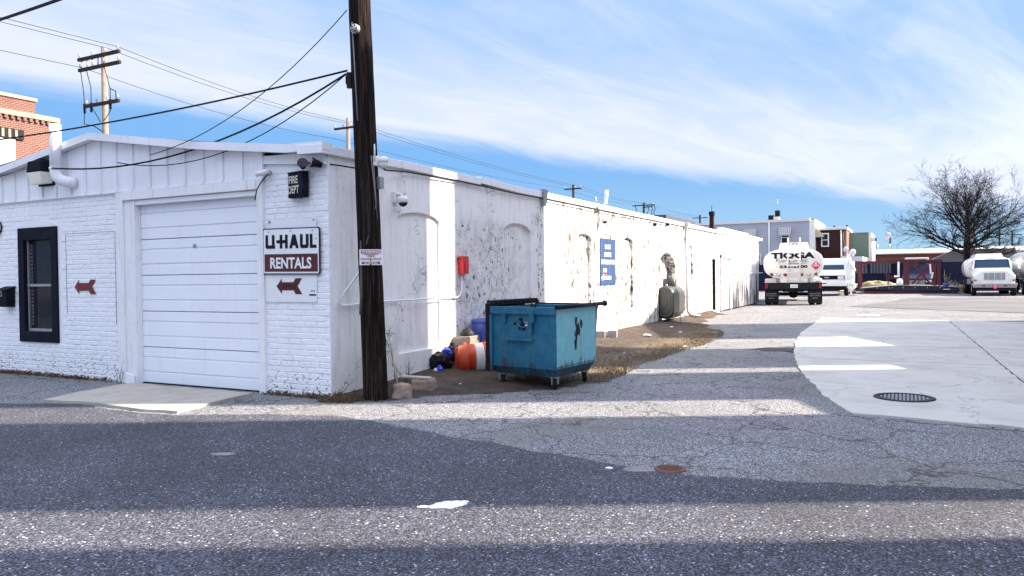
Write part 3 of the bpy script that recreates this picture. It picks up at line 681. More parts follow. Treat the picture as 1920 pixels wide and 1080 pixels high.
# coping in lengths, some lifted
yk = [-.165, 1.5, 3.75, 5.0, 6.15, 8.3, 10.6, 13., 15.1, 17.2, 19.8, 22.46]
for k, (a, b) in enumerate(zip(yk, yk[1:])):
    lift = .028 if k == 2 else random.uniform(-.006, .006)
    MB().hexa([(-.35, a, 3.035 + lift), (.045, a, 3.022 + lift), (.045, b - .006, 3.022), (-.35, b - .006, 3.035), (-.35, a, 3.15 + lift), (.045, a, 3.135 + lift), (.045, b - .006, 3.135), (-.35, b - .006, 3.15)]).obj('coping', 'white_metal', B, .006)
r_ = MB(); r_.add([(.0, -.1, 3.10), (-4.42, -.1, 3.66), (-10, -.1, 3.06), (.0, 17.1, 3.10), (-4.42, 17.1, 3.22), (-10, 17.1, 3.06)], [(0, 1, 4, 3), (1, 2, 5, 4), (3, 4, 5)])
r_.add([(-.3, 17.1, 3.1), (-10, 17.1, 3.1), (-10, 30.8, 3.1), (-.3, 30.8, 3.1)], [(0, 1, 2, 3)]); r_.obj('roof', 'roof_grey', B)
BX(-10, 30.6, -.1, -.1, 30.8, 3.1).obj('rear_wall', 'siding_white', B); BX(-10.2, -.0, -.1, -10.0, 30.8, 3.1).obj('far_side_wall', 'siding_white', B)
# dark raised roof and chimney further back
r_ = MB().hexa([(-6, 18.6, 3.1), (-.9, 18.2, 3.1), (-.9, 22.3, 3.1), (-6, 22.3, 3.1), (-6, 18.6, 3.66), (-.9, 18.2, 3.52), (-.9, 22.3, 3.52), (-6, 22.3, 3.66)]); r_.obj('raised_roof', 'roof_dark', B)
c_ = MB(); c_.box(-.74, 23.97, 3.3, -.58, 24.13, 3.86); ch = c_.obj('chimney', 'house_brown', B); BX(-.76, 23.95, 3.862, -.56, 24.15, 4.02).obj('chimney_cap', 'black_metal', ch); MB().cyl((-.66, 24.05, 4.02), (-.66, 24.05, 4.28), .012, n=6).obj('flue_rod', 'black_metal', ch)
# board-and-batten shed at the far end
SY0, SY1 = 22.5, 30.85
BX(-.12, SY0 + .01, 0, -.065, SY1 - .02, 3.1).obj('shed_lining', 'dark_wood', B)
k = 0; y = SY0
while y < SY1 - .05:
    w_ = min(.262, SY1 - y)
    for lo, hi, nm in ((.06, 2.10, 'lower_board'), (2.115, 3.08, 'upper_board')):
        if lo < 1 and y < 24.35: continue
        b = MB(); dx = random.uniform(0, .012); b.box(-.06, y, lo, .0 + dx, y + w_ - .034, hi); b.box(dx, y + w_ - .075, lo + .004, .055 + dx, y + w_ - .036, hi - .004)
        b.obj(nm, 'weathered_shaded_board', B)
    y += .262
BX(-.1, SY0 - .03, 3.06, .075, SY0 + 5.6, 3.27).obj('shed_fascia', 'white_trim', B, .01)
BX(-.1, SY0 + 5.62, 3.02, .085, SY1 + .12, 3.2).obj('shed_fascia', 'white_trim', B, .01)
MB().cyl((.05, SY1 + .02, 3.1), (.22, SY1 + .02, 3.1), .07, n=10).obj('gutter_outlet', 'white_metal', B)
d = MB(); d.box(-.04, 22.50, .05, .05, 22.60, 2.2); d.box(-.04, 24.15, .05, .06, 24.33, 2.2); d.box(-.04, 22.5, 2.1, .07, 24.4, 2.24); d.obj('shed_door_frame', 'white_trim', B)
sd = bpy.data.objects.new('shed_door', None); COL.objects.link(sd); sd.parent = B
for k in range(11): BX(-.045, 22.605, .06 + k * .186, -.015 + random.uniform(0, .006), 24.145, .06 + k * .186 + .18).obj('door_board', 'weathered_shaded_board', sd)
MB().tube([(.05, 24.5, 1.5), (.055, 28.0, 1.5), (.06, 30.3, 1.48), (.3, 30.5, 1.5)], .022, 6).obj('shed_pipe', 'white_metal', B)
q = MB(); q.box(.0, 30.3, .1, .30, 30.9, .16); q.obj('shed_threshold', 'concrete_step', B)
# downpipe and its hopper
q = MB(); q.tube([(.07, 17.08, 2.98), (.075, 17.1, .5), (.08, 17.12, .28), (.16, 17.2, .16), (.42, 17.35, .13)], .045, 10); dp = q.obj('downpipe', 'galv', B)
MB().hexa([(.02, 17.02, 2.95), (.12, 17.02, 2.95), (.12, 17.14, 2.95), (.02, 17.14, 2.95), (.01, 16.96, 3.16), (.16, 16.96, 3.16), (.16, 17.2, 3.16), (.01, 17.2, 3.16)]).obj('hopper', 'galv', dp)
MB().hexa([(.0, 6.17, 2.86), (.07, 6.17, 2.86), (.07, 6.30, 2.86), (.0, 6.30, 2.86), (.0, 6.13, 3.18), (.10, 6.13, 3.18), (.10, 6.33, 3.18), (.0, 6.33, 3.18)]).obj('scupper_box', 'grey_metal', B, .008)
q = MB()
for yy, zz in ((13.7, 2.9), (15.0, 2.98)): q.lathe([(0, 0), (.05, .01), (.04, .09), (0, .1)], 10, Matrix.Translation((.0, yy, zz)) @ Matrix.Rotation(R(90), 4, 'Y'))
q.obj('vent_stub', 'black_metal', B)
# white blind boarding with a small pointed slot in the deep arch
q = MB(); q.prism([(0, 0), (.14, 0), (.08, .5)], (-.235, 14.42, 1.45), Y_, Z_, (.012, 0, 0)); q.obj('arch_slot', 'black_paint', B)
# curb stub at the door foot, and chipped post base
q = MB(); q.hexa([(-3.80, -.09, 0), (-3.60, -.09, 0), (-3.60, -.045, 0), (-3.80, -.045, 0), (-3.78, -.08, .16), (-3.62, -.08, .12), (-3.62, -.05, .12), (-3.78, -.05, .16)]); q.obj('post_base', 'white_paint', B, .01)

# ================================================================== ROW HOUSES TO THE RIGHT OF THE VIEW (their gaps let the sun through)
def row_house(D0, D1, L0, depth, h, label, wall='brick_house', cat='house'):
    dm = (D0 + D1) / 2; ro = thing('row_house', label, cat, lat(dm, L0), AZ)
    hw = (D1 - D0) / 2     # local x to the right of the view, local y ahead
    BX(0, -hw, -.05, depth, hw, h).obj('wall', wall, ro)
    BX(-.06, -hw + .003, h + .002, depth + .1, hw - .003, h + .2).obj('cornice', 'white_trim', ro)
    n = max(1, int(hw * 2 / 1.5)); st_ = max(1, int(h / 3))
    for fl in range(st_):
        for k in range(n):
            yc = -hw + (k + .5) * 2 * hw / n; zb = .9 + fl * 2.9
            if fl == 0 and k == 0:
                dd = BX(-.03, yc - .4, 0, .05, yc + .4, 2.0).obj('door', 'steel_red', ro); MB().lathe([(0, 0), (.03, .01), (0, .04)], 8, Matrix.Translation((-.03, yc + .3, 1.)) @ Matrix.Rotation(R(-90), 4, 'Y')).obj('knob', 'chrome', dd); continue
            wf = MB(); wf.box(-.04, yc - .42, zb, .05, yc - .34, zb + 1.4); wf.box(-.04, yc + .34, zb, .05, yc + .42, zb + 1.4); wf.box(-.04, yc - .34, zb + 1.32, .05, yc + .34, zb + 1.4); wf.box(-.06, yc - .34, zb, .05, yc + .34, zb + .08); wf.box(-.035, yc - .34, zb + .68, .04, yc + .34, zb + .73)
            wo_ = wf.obj('window', 'white_trim', ro); MB().add([(-.02, yc - .34, zb + .08), (-.02, yc + .34, zb + .08), (-.02, yc + .34, zb + 1.32), (-.02, yc - .34, zb + 1.32)], [(0, 3, 2, 1)]).obj('pane', 'glass_dark', wo_)
    return ro
HB = 14.8
row_house(-7.0, 4.22, 13.0, 7, HB, 'wide brick house nearest the viewer beyond the right edge, shading the foreground')
row_house(4.90, 7.98, 13.0, 7, HB, 'narrow brick house second from the viewer beyond the right edge')
row_house(8.97, 11.46, 13.0, 7, HB, 'narrow brick house third from the viewer beyond the right edge')
row_house(11.98, 15.05, 13.0, 7, HB, 'narrow brick house fourth from the viewer beyond the right edge')
row_house(17.25, 22.35, 17.0, 6, 9.7, 'lower brick house farthest along the row beyond the right edge')
for D0, D1, h, lb in ((7.9, 9.05, 7.1, 'tall'), (11.4, 12.2, 5.2, 'middling'), (14.95, 17.3, 4.0, 'low')):
    a = thing('alley_wall', lb + ' brick wall closing an alley between the row houses at right', 'wall', lat((D0 + D1) / 2, 13.2), AZ)
    BX(0, -(D1 - D0) / 2, -.05, .25, (D1 - D0) / 2, h).obj('wall', 'brick_house', a); BX(-.04, -(D1 - D0) / 2, h + .002, .29, (D1 - D0) / 2, h + .07).obj('coping', 'concrete_step', a)

# ================================================================== BIG POLE AND WHAT HANGS ON IT
pb = Vector((.535, .20, -.1)); ptp = Vector((.225, .20, 9.0))
pt_ = lambda z: pb + (ptp - pb) * ((z + .1) / 9.1)
PO = thing('utility_pole', 'thick dark brown leaning wooden utility pole at the corner of the white workshop', 'utility pole', (pb.x, pb.y, 0))
vs = []; fs = []; n = 36; NZ = 46
ph = [random.uniform(0, 6.28) for _ in range(8)]
for i in range(NZ + 1):
    z = -.1 + 9.1 * (i / NZ) ** 1.4; c = pt_(z) - Vector((pb.x, pb.y, 0)); rr = .150 - .0036 * z
    for k in range(n):
        t = 2 * math.pi * k / n; q = rr * (1 + .035 * math.sin(3 * t + ph[0] + z * .1) + .03 * math.sin(7 * t + ph[1] + .3 * z) + .022 * math.sin(13 * t + ph[2] + .15 * z) + random.uniform(-.012, .012))
        vs.append((c.x + q * math.cos(t), c.y + q * math.sin(t), z))
for i in range(NZ):
    for k in range(n): fs.append((i * n + k, i * n + (k + 1) % n, (i + 1) * n + (k + 1) % n, (i + 1) * n + k))
MB().add(vs, fs, True).obj('shaft', 'pole_wood', PO)
lp = lambda z, dx=0, dy=-.145: tuple(pt_(z) - Vector((pb.x, pb.y, 0)) + Vector((dx, dy, 0)))
# cracks: long dark splits as shallow ridges, ground wire moulding
q = MB(); q.tube([lp(4.6, -.01, -.148), lp(4.0, .0, -.146), lp(3.4, .01, -.145)], .009, 5); q.obj('ground_wire', 'wire_grey', PO)
q = MB(); q.tube([lp(2.95, .145, -.05), lp(2.4, .148, -.03), lp(1.9, .06, -.146)], .005, 5); q.tube([lp(2.98, .13, -.07), lp(2.2, .15, -.02)], .005, 5); q.obj('camera_lead', 'wire_grey', PO)
q = MB(); q.tube([(-.10, -.12, 1.95), (-.095, -.14, 1.3), (-.12, -.13, 1.05)], .02, 6); q.obj('service_cable', 'twig', PO)
def at_pole(z, ang, r=.14):  # point on the pole's skin; ang measured from -Y towards +X
    c = pt_(z); return Vector((c.x + r * math.sin(ang), c.y - r * math.cos(ang), z))
TOC = math.atan2(CAM.x - .45, -(CAM.y - .2))   # direction of the camera from the pole
p = at_pole(4.50, TOC - .35, .14)
G = thing('insulator_spool', 'round grey porcelain knob with bolts on the face of the big pole', 'insulator', p, TOC - .35)
Mx = Matrix.Rotation(R(90), 4, 'X')
MB().lathe([(0, .09), (.035, .088), (.055, .07), (.058, .03), (.04, .0), (.02, 0)], 16, Mx).obj('body', 'galv', G)
q = MB()
for k in range(5): t = 2 * math.pi * k / 5; q.lathe([(0, .098), (.009, .096), (.009, .08)], 6, Mx @ Matrix.Translation((.034 * math.cos(t), .034 * math.sin(t), 0)))
q.obj('bolt_ring', 'black_metal', G)
p = at_pole(3.93, TOC - 1.72, .135)
G = thing('junction_box', 'small black terminal box on the left edge of the big pole', 'junction box', p, TOC - 1.72)
BX(-.035, -.06, -.10, .035, 0, .09).obj('case', 'black_metal', G, .008); BX(-.028, -.072, -.05, .028, -.06, .05).obj('lid', 'black_metal', G, .004)
p = at_pole(2.92, TOC + 1.05, .14)
G = thing('security_camera', 'white wireless dome camera with upright aerial on the right edge of the big pole', 'camera', p, TOC + .5)
BX(-.06, -.05, -.06, .02, .02, .06).obj('bracket', 'plastic_white', G, .01); MB().cyl((-.05, -.05, .0), (-.05, -.05, .20), .012, .008, 8).obj('aerial', 'plastic_white', G)
MB().lathe([(0, .07), (.04, .062), (.06, .035), (.064, 0), (.05, -.01)], 16, Matrix.Translation((.05, -.08, -.01))).obj('hood', 'plastic_white', G); MB().lathe([(.05, 0), (.052, -.03), (.035, -.062), (0, -.072)], 16, Matrix.Translation((.05, -.08, -.02))).obj('eyeball', 'plastic_white', G)
MB().cyl((-.0, -.02, 0), (.05, -.08, .04), .02, n=8).obj('arm', 'plastic_white', G)
p = at_pole(2.66, TOC + 1.35, .14)
G = thing('junction_box', 'small grey weatherproof box below the dome camera on the big pole', 'junction box', p, TOC + .9)
BX(-.035, -.06, -.075, .04, .01, .075).obj('case', 'galv', G, .01); BX(.04, -.05, -.065, .06, .0, .065).obj('lid', 'plastic_white', G, .006)
# warning sign wrapped on the pole
p = at_pole(1.745, TOC + .04, .152)
G = thing('warning_sign', 'white and red video surveillance warning sign nailed to the big pole', 'sign', p, TOC + .04)
BX(-.135, 0, -.095, .135, .006, .095).obj('plate', 'sign_white', G)
q = MB(); q.box(-.118, -.0025, .045, .118, 0, .083); q.box(-.11, -.0025, -.083, .11, 0, -.055); q.obj('red_band', 'warning_red', G)
q = MB(); text(q, 'WARNING', (-.11, -.005, .050), X_, Z_, .22, .028, .03); text(q, '24 HOURS', (-.08, -.005, -.079), X_, Z_, .16, .020, .03); q.obj('light_lettering', 'sign_white', G)
q = MB(); q.box(-.085, -.004, .031, .085, -.003, .037); text(q, 'VIDEO', (-.05, -.004, .004), X_, Z_, .10, .020, .03); text(q, 'SURVEILLANCE', (-.122, -.004, -.034), X_, Z_, .244, .024, .02); q.obj('dark_lettering', 'warning_red', G)

# ================================================================== SIGNS AND FITTINGS ON THE FRONT
G = thing('backing_board', 'blank white board behind the top of the rental sign', 'board', (-.585, -.012, 2.17))
BX(-.41, -.012, -.1, .40, 0, .09).obj('panel', 'sign_white', G, .003); q = MB(); q.lathe([(0, .02), (.014, .018), (.02, 0)], 8, Matrix.Translation((-.375, -.012, .06)) @ Mx); q.obj('bolt', 'grey_metal', G)
q = MB(); q.lathe([(0, .015), (.01, .012), (.013, 0)], 8, Matrix.Translation((.365, -.012, .06)) @ Mx); q.obj('bolt', 'grey_metal', G)
G = thing('rental_sign', 'white and dark red rental sign with black lettering on the brick pier', 'sign', (-.59, -.03, 1.845), 0)
G.rotation_euler.y = R(.6)
w_, h_ = .475, .295
MB().prism(rrect(-w_, -h_, w_, h_, .03), (0, 0, 0), X_, Z_, (0, -.014, 0)).obj('rim', 'sign_black', G)
MB().prism(rrect(-w_ + .014, -h_ + .014, w_ - .014, h_ - .014, .022), (0, -.0142, 0), X_, Z_, (0, -.003, 0)).obj('plate', 'sign_white', G)
MB().prism([(-w_ + .03, -h_ + .035), (w_ - .03, -h_ + .035), (w_ - .03, -.035), (-w_ + .03, -.035)], (0, -.0175, 0), X_, Z_, (0, -.002, 0)).obj('red_panel', 'sign_red', G)
q = MB(); text(q, 'RENTALS', (-.345, -.0215, -.222), X_, Z_, .69, .145, .03); q.obj('lower_lettering', 'sign_white', G)
q = MB(); ZB, LH = .035, .175
def stroke(x0, z0, x1, z1): q.box(-.425 + x0, -.0205, ZB + z0, -.425 + x1, -.0178, ZB + z1)
t_ = .044
# block capitals U - H A U L, the dash running into the H
stroke(0, .02, t_, LH); q.prism([(0, .02), (.02, 0), (.155, 0), (.155, t_), (t_, t_), (0, t_)], (-.425, -.0178, ZB), X_, Z_, (0, -.003, 0)); stroke(.155 - t_, t_, .155, LH); stroke(.135, 0, .165, t_ - .002)
stroke(.19, .068, .345, .108); stroke(.245, 0, .245 + t_, .0678); stroke(.245, .1082, .245 + t_, LH); stroke(.335, 0, .335 + t_, LH)
q.prism([(.405, 0), (.45, 0), (.462, .035), (.505, .035), (.518, 0), (.563, 0), (.508, LH), (.46, LH)], (-.425, -.0178, ZB), X_, Z_, (0, -.003, 0))
stroke(.585, .02, .585 + t_, LH); q.prism([(0, .02), (.02, 0), (.12, 0), (.14, .02), (.14, t_), (0, t_)], (-.425 + .585, -.0178, ZB), X_, Z_, (0, -.003, 0)); stroke(.585 + .096, t_, .585 + .14, LH)
stroke(.745, 0, .745 + t_, LH); stroke(.745 + t_, 0, .852, t_ - .004)
q.obj('upper_lettering', 'sign_black', G)
q = MB()
for xx, zz in ((-.37, .25), (0, .255), (.36, .255), (.42, .15)): q.lathe([(0, .006), (.008, .005), (.008, 0)], 8, Matrix.Translation((xx, -.017, zz)) @ Mx)
q.obj('screw_heads', 'black_metal', G)
ARW = [(-.5, 0), (-.29, .235), (-.29, .125), (.17, .125), (.25, .24), (.5, .24), (.33, 0), (.5, -.24), (.25, -.24), (.17, -.125), (-.29, -.125), (-.29, -.235)]
G = thing('arrow_sign', 'white board with a dark red left-pointing arrow under the rental sign', 'sign', (-.625, -.012, 1.385))
MB().prism(rrect(-.43, -.185, .43, .185, .02), (0, 0, 0), X_, Z_, (0, -.010, 0)).obj('plate', 'sign_white', G)
MB().prism([(x * .43, y * .42) for x, y in ARW], (-.02, -.0102, .015), X_, Z_, (0, -.003, 0)).obj('arrow', 'sign_red', G)
q = MB(); text(q, 'OFFICE', (-.12, -.0145, -.012), X_, Z_, .22, .05, .0); q.obj('faded_word', 'sign_black', G)
q = MB(); q.box(.31, -.012, -.105, .42, -.010, -.085); q.box(.345, -.012, -.055, .365, -.010, -.035); q.box(.385, -.012, -.055, .40, -.010, -.035); q.obj('maker_mark', 'sign_black', G)
q = MB().prism([(x * .51, y * .46) for x, y in ARW], (-4.775, -.0135, 1.408), X_, Z_, (0, -.003, 0)); tag(q.obj('painted_arrow', 'arrow_red'), 'dark red arrow painted on the brick between window and door', 'arrow')
G = thing('fire_sign', 'black box sign with FIRE DEPT in cream letters above the rental sign', 'sign', (-.42, -.012, 2.665), R(-12))
BX(-.15, -.10, -.155, .15, 0, .155).obj('box', 'black_paint', G, .008)
BX(-.16, -.105, .156, .16, .0, .166).obj('lid', 'black_paint', G)
q = MB(); text(q, 'FIRE', (-.125, -.1035, .02), X_, Z_, .19, .095, .02); text(q, 'DEPT', (-.135, -.1035, -.105), X_, Z_, .22, .098, .02); q.obj('lettering', 'letter_cream', G)
G = thing('floodlight', 'black twin floodlight with wires under the eave at the corner', 'floodlight', (-.16, -.06, 2.93))
BX(-.05, -.02, -.03, .05, .05, .03).obj('base', 'black_metal', G, .01)
for sx, ly in ((-.12, 0), (.06, 1)):
    M_ = Matrix.Translation((sx, -.08, -.02)) @ Matrix.Rotation(R(40 if sx < 0 else -40), 4, 'Z') @ Matrix.Rotation(R(75), 4, 'X')
    q = MB(); q.lathe([(0, -.10), (.035, -.10), (.045, -.03), (.066, .03), (.062, .034)], 16, M_); ob = q.obj('lamp_head', 'black_metal', G); MB().lathe([(.058, .03), (0, .035)], 16, M_).obj('lens', 'lamp_lens' if ly else 'glass_dark', ob)
    MB().tube([(0, 0, 0), (sx * .6, -.05, -.01), (sx, -.07, -.02)], .012, 6).obj('arm', 'black_metal', G)
G = thing('security_camera', 'white bullet camera on a bracket right of the door header', 'camera', (-.955, -.03, 2.86), R(20))
MB().cyl((-.13, -.1, -.03), (.03, -.06, .02), .035, n=12).obj('barrel', 'plastic_white', G); q = MB(); q.lathe([(0, 0), (.04, 0), (.04, .02), (.02, .03)], 10, Mx); q.tube([(0, -.03, 0), (.01, -.05, .0), (-.02, -.07, .0)], .012, 6); q.obj('bracket', 'galv', G)
q = MB(); q.tube([(.0, -.03, -.02), (-.10, -.02, -.12), (-.16, -.02, -.22), (-.18, -.03, -.35)], .008, 5); q.obj('lead', 'wire_black', G)
G = thing('wall_lamp', 'boxy wall light with black top and cream glass on the gable', 'wall lamp', (-5.60, -.06, 3.19))
q = MB().hexa([(-.20, -.20, .0), (.17, -.20, .0), (.20, 0, .0), (-.20, 0, .0), (-.17, -.19, .17), (.15, -.19, .17), (.20, 0, .19), (-.20, 0, .19)]); q.obj('hood', 'black_paint', G, .01)
q = MB().hexa([(-.16, -.16, -.19), (.12, -.16, -.19), (.17, -.01, -.17), (-.18, -.01, -.17), (-.19, -.20, -.002), (.165, -.20, -.002), (.19, -.01, -.002), (-.19, -.01, -.002)]); q.obj('glass', 'lamp_cream', G, .012)
BX(-.2, -.01, -.2, .22, .02, .19).obj('back_plate', 'black_paint', G)
G = thing('flue_pipe', 'white metal flue pipe with an elbow rising past the gable', 'pipe', (-5.14, -.2, 3.0))
MB().tube([(0, 0, .18), (0, 0, .88)], .082, 18).obj('riser', 'white_metal', G); MB().tube([(0, 0, .20), (0, .0, .16), (.03, .0, .08), (.10, .04, .02), (.19, .10, .0), (.22, .17, .0)], .084, 16).obj('elbow', 'white_metal', G)
MB().lathe([(.083, .19), (.093, .192), (.093, .225), (.083, .227)], 18).obj('collar', 'white_metal', G)
G = thing('mailbox', 'black metal mailbox on the wall beside the tall window', 'mailbox', (-6.72, -.01, 1.24))
q = MB().hexa([(-.11, -.13, -.15), (.12, -.13, -.15), (.12, 0, -.15), (-.11, 0, -.15), (-.12, -.15, .13), (.13, -.15, .13), (.13, 0, .17), (-.12, 0, .17)]); q.obj('box', 'black_paint', G, .006)
q = MB().hexa([(-.14, -.17, .12), (.15, -.17, .12), (.15, 0, .17), (-.14, 0, .17), (-.14, -.17, .132), (.15, -.17, .132), (.15, 0, .185), (-.14, 0, .185)]); q.obj('lid', 'black_paint', G)
q = MB()
for a in ((-.08, .02, .02, .035), (-.08, .10, .02, .115)): q.box(a[0], -.157, a[1], a[2], -.140, a[3])
q.box(-.08, -.157, .035, -.067, -.14, .10); q.box(.007, -.157, .035, .02, -.14, .10); q.obj('card_frame', 'grey_metal', G)
G = thing('meter_fitting', 'small white weatherproof fitting on the wall at the left edge', 'fitting', (-7.02, -.01, 2.40))
MB().lathe([(0, .08), (.05, .07), (.09, .03), (.10, 0)], 16, Mx).obj('cover', 'plastic_white', G); BX(-.03, -.05, -.16, .04, 0, -.08).obj('outlet', 'plastic_white', G, .01); MB().lathe([(.10, .0), (.115, .012), (.10, .024)], 16, Mx).obj('rim', 'black_metal', G)

# ================================================================== FITTINGS ON THE SIDE WALL
Mxx = Matrix.Rotation(R(90), 4, 'Y')
def dome(y, z, s, label):
    G = thing('security_camera', label, 'camera', (.0, y, z))
    BX(0, -.06 * s, -.07 * s, .05 * s, .06 * s, .09 * s).obj('wall_box', 'plastic_white', G, .012)
    q = MB(); q.tube([(.03 * s, 0, .04 * s), (.12 * s, 0, .05 * s), (.15 * s, 0, .0)], .022 * s, 8); q.obj('arm', 'plastic_white', G)
    MB().lathe([(0, .03), (.05, .028), (.078, .0), (.08, -.05), (.07, -.062)], 16, Matrix.Translation((.15 * s, 0, -.01)) @ Matrix.Scale(s, 4)).obj('housing', 'plastic_white', G)
    MB().lathe([(.066, -.06), (.055, -.09), (.03, -.112), (0, -.12)], 16, Matrix.Translation((.15 * s, 0, -.01)) @ Matrix.Scale(s, 4)).obj('dome', 'glass_dark', G)
dome(1.36, 2.60, 1., 'white dome camera on the side wall just right of the big pole')
dome(9.36, 2.80, .95, 'white dome camera under the forked bracket on the sunlit wall')
G = thing('forked_bracket', 'galvanised forked bracket rising above the coping of the side wall', 'bracket', (.05, 9.33, 2.9))
q = MB(); q.bar((0, -.1, -.2), (0, -.1, .12), .05, .02); q.tube([(.0, -.1, .08), (.02, .06, .16), (.03, .26, .30), (.04, .30, .50)], .022, 8); q.tube([(.0, -.1, .08), (.02, -.26, .18), (.03, -.40, .36)], .014, 6); q.obj('fork', 'galv', G)
MB().hexa([(.0, .25, .27), (.06, .25, .27), (.06, .31, .27), (.0, .31, .27), (.0, .30, .58), (.06, .30, .58), (.06, .40, .60), (.0, .40, .60)]).obj('plate', 'white_metal', G)
G = thing('alarm_box', 'red alarm box fixed to the peeling side wall', 'alarm box', (.0, 3.12, 1.66))
BX(0, -.085, -.125, .11, .085, .125).obj('case', 'fire_red', G, .01); MB().prism([(-.09, 0), (.09, 0), (.06, .035), (-.06, .035)], (.0, 0, .1255), Y_, Z_, (.11, 0, 0)).obj('cap', 'fire_red', G); BX(.11, -.05, -.08, .118, .05, .05).obj('door', 'fire_red', G, .004)
q = MB(); q.tube([(.035, 3.10, 1.53), (.035, 3.10, 1.30), (.035, 3.04, 1.20), (.035, 2.95, 1.17), (.035, 1.2, 1.175), (.035, .2, 1.15), (.04, .1, 1.17), (.10, .16, 1.32), (.35, .2, 1.62)], .012, 8); q.tube([(.035, 3.17, 1.53), (.035, 3.17, 1.44)], .012, 6)
tag(q.obj('conduit', 'white_metal'), 'thin white conduit running from the red alarm box to the big pole', 'conduit')
G = thing('service_sign', 'faded blue sign with white lettering on the sunlit side wall', 'sign', (.0, 9.92, 1.80))
BX(0, -.535, -.55, .02, .515, .555).obj('plate', 'sign_blue', G)
q = MB(); text(q, 'SALES', (.0225, -.24, .31), Y_, Z_, .38, .105, .03); text(q, 'SERVICE', (.0225, -.29, .125), Y_, Z_, .48, .105, .03); text(q, 'INSTALLATIONS', (.0225, -.49, -.055), Y_, Z_, .96, .11, .03)
q.obj('lettering', 'sign_white', G)
q = MB(); q.box(.0205, -.36, -.30, .0225, -.13, -.16); q.obj('badge', 'sign_white', G); q = MB(); q.box(.0228, -.355, -.295, .0238, -.135, -.24); q.obj('badge_stripe', 'fire_red', G)
q = MB(); q.prism([(-.49, 0), (-.38, .075), (-.38, .04), (.17, .04), (.17, -.04), (-.38, -.04), (-.38, -.075)], (.0205, 0, -.375), Y_, Z_, (.002, 0, 0)); q.obj('white_arrow', 'sign_white', G)
q = MB(); text(q, 'OFFICE', (.024, -.30, -.402), Y_, Z_, .36, .055, .0); q.obj('arrow_word', 'sign_blue', G)
# black cable along the coping and pole-side bits
q = MB(); q.tube([(-.1, -.07, 2.92), (.05, .1, 2.90), (.36, .28, 2.84)], .010, 5); tag(q.obj('cable', 'wire_black'), 'short black cable from the corner floodlight to the big pole', 'cable')
q = MB(); q.tube([(.56, .36, 2.86), (.20, .9, 2.92), (.055, 1.6, 2.99), (.052, 3.0, 3.01), (.052, 4.9, 2.99), (.052, 6.1, 3.0), (.052, 9.0, 2.98), (.052, 12.5, 2.985), (.052, 16.9, 3.0)], .011, 5); tag(q.obj('cable', 'wire_black'), 'long black cable clipped under the coping of the side wall', 'cable')
q = MB(); q.bar((.0, .62, 2.62), (.10, .62, 2.66), .03); q.bar((.08, .62, 2.66), (.09, .62, 2.50), .025); q.bar((.02, .60, 2.62), (.03, .55, 2.74), .02); tag(q.obj('wall_hook', 'black_metal'), 'bent black iron hook on the side wall left of the big pole', 'hook')

# ================================================================== OVERHEAD WIRES AND THE STREET POLES BEHIND
def cat(a, b, sag, n=16): a = Vector(a); b = Vector(b); return [a + (b - a) * (i / n) - Vector((0, 0, sag * 4 * (i / n) * (1 - i / n))) for i in range(n + 1)]
def wire(pts, r, mat, label): return tag(MB().tube(pts, r, 5).obj('overhead_wire', mat), label, 'wire', None)
A1 = Vector((.27, .06, 4.03))
wire(cat(A1, (-7.6, -.45, 3.74), .10), .013, 'wire_black', 'thick black cable from the big pole sloping left over the gable')
wire(cat(A1 + Vector((-.02, 0, -.04)), (-5.05, -.31, 3.20), .36), .013, 'wire_black', 'thick black cable dropping from the big pole to the white flue pipe')
wire(cat(A1 + Vector((0, -.02, -.05)), (-3.6, -.28, 3.17), .40), .007, 'wire_black', 'thin black cable drooping in front of the ribbed gable')
wire(cat(Vector((.25, .10, 4.78)), (-2.9, -.28, 3.22), .28), .006, 'wire_black', 'thin wire from high on the big pole down to the gable')
wire(cat((-5.72, -.12, 3.30), (-8.2, -.15, 3.22), .03), .012, 'wire_grey', 'grey cable from the wall light to the left edge')
wire(cat((-3.68, -2.28, 4.45), (.94, -3.3, 3.94), .02), .016, 'wire_black', 'heavy black cable crossing the top left corner of the sky')
def street_pole(x, y, h, arms, label, r=.15, ry=0.):
    G = thing('street_pole', label, 'utility pole', (x, y, 0), 0, 'utility poles along the street behind the workshop')
    MB().tube([(0, 0, 0), (0, 0, h)], [r, r * .72], 12).obj('shaft', 'pole_grey' if r > .12 and y < 40 else 'arm_dark', G)
    for z, hl, off in arms:
        a = MB().bar((-hl + off, -.12, z), (hl + off, -.12, z), .11, .13).obj('crossarm', 'arm_dark', G)
        for k in range(4):
            xx = off - hl * .93 + k * hl * .62; MB().lathe([(.012, 0), (.012, .06), (.05, .08), (.05, .11), (.025, .12), (.055, .15), (.03, .2), (0, .21)], 8, Matrix.Translation((xx, -.12, z + .06))).obj('insulator', 'galv', a)
    return G
AX = 1.35
p1 = street_pole(-23.56, 13.4, 11.3, ((10.95, AX, -.18), (10.5, AX, -.15), (8.93, 1.1, -.02)), 'tall grey utility pole with three crossarms behind the gable')
q = MB()
for pts in ([(-1.4, -.12, 10.5), (-1.25, -.1, 9.6), (-1.2, -.1, 9.0), (-1.25, -.1, 8.2), (-.6, -.1, 8.05), (-.2, 0, 7.8)], [(-1.0, -.12, 10.45), (-.75, -.1, 9.7), (-.75, -.1, 8.9), (-.3, 0, 8.2)], [(.2, -.12, 10.4), (.5, -.1, 9.5), (.5, -.1, 8.6), (.2, -.1, 8.3), (0, -.1, 8.2)], [(.5, -.1, 9.5), (.85, -.1, 9.35), (.9, -.12, 9.0)]):
    q.tube(pts, .022, 4)
q.obj('jumper_leads', 'wire_black', p1)
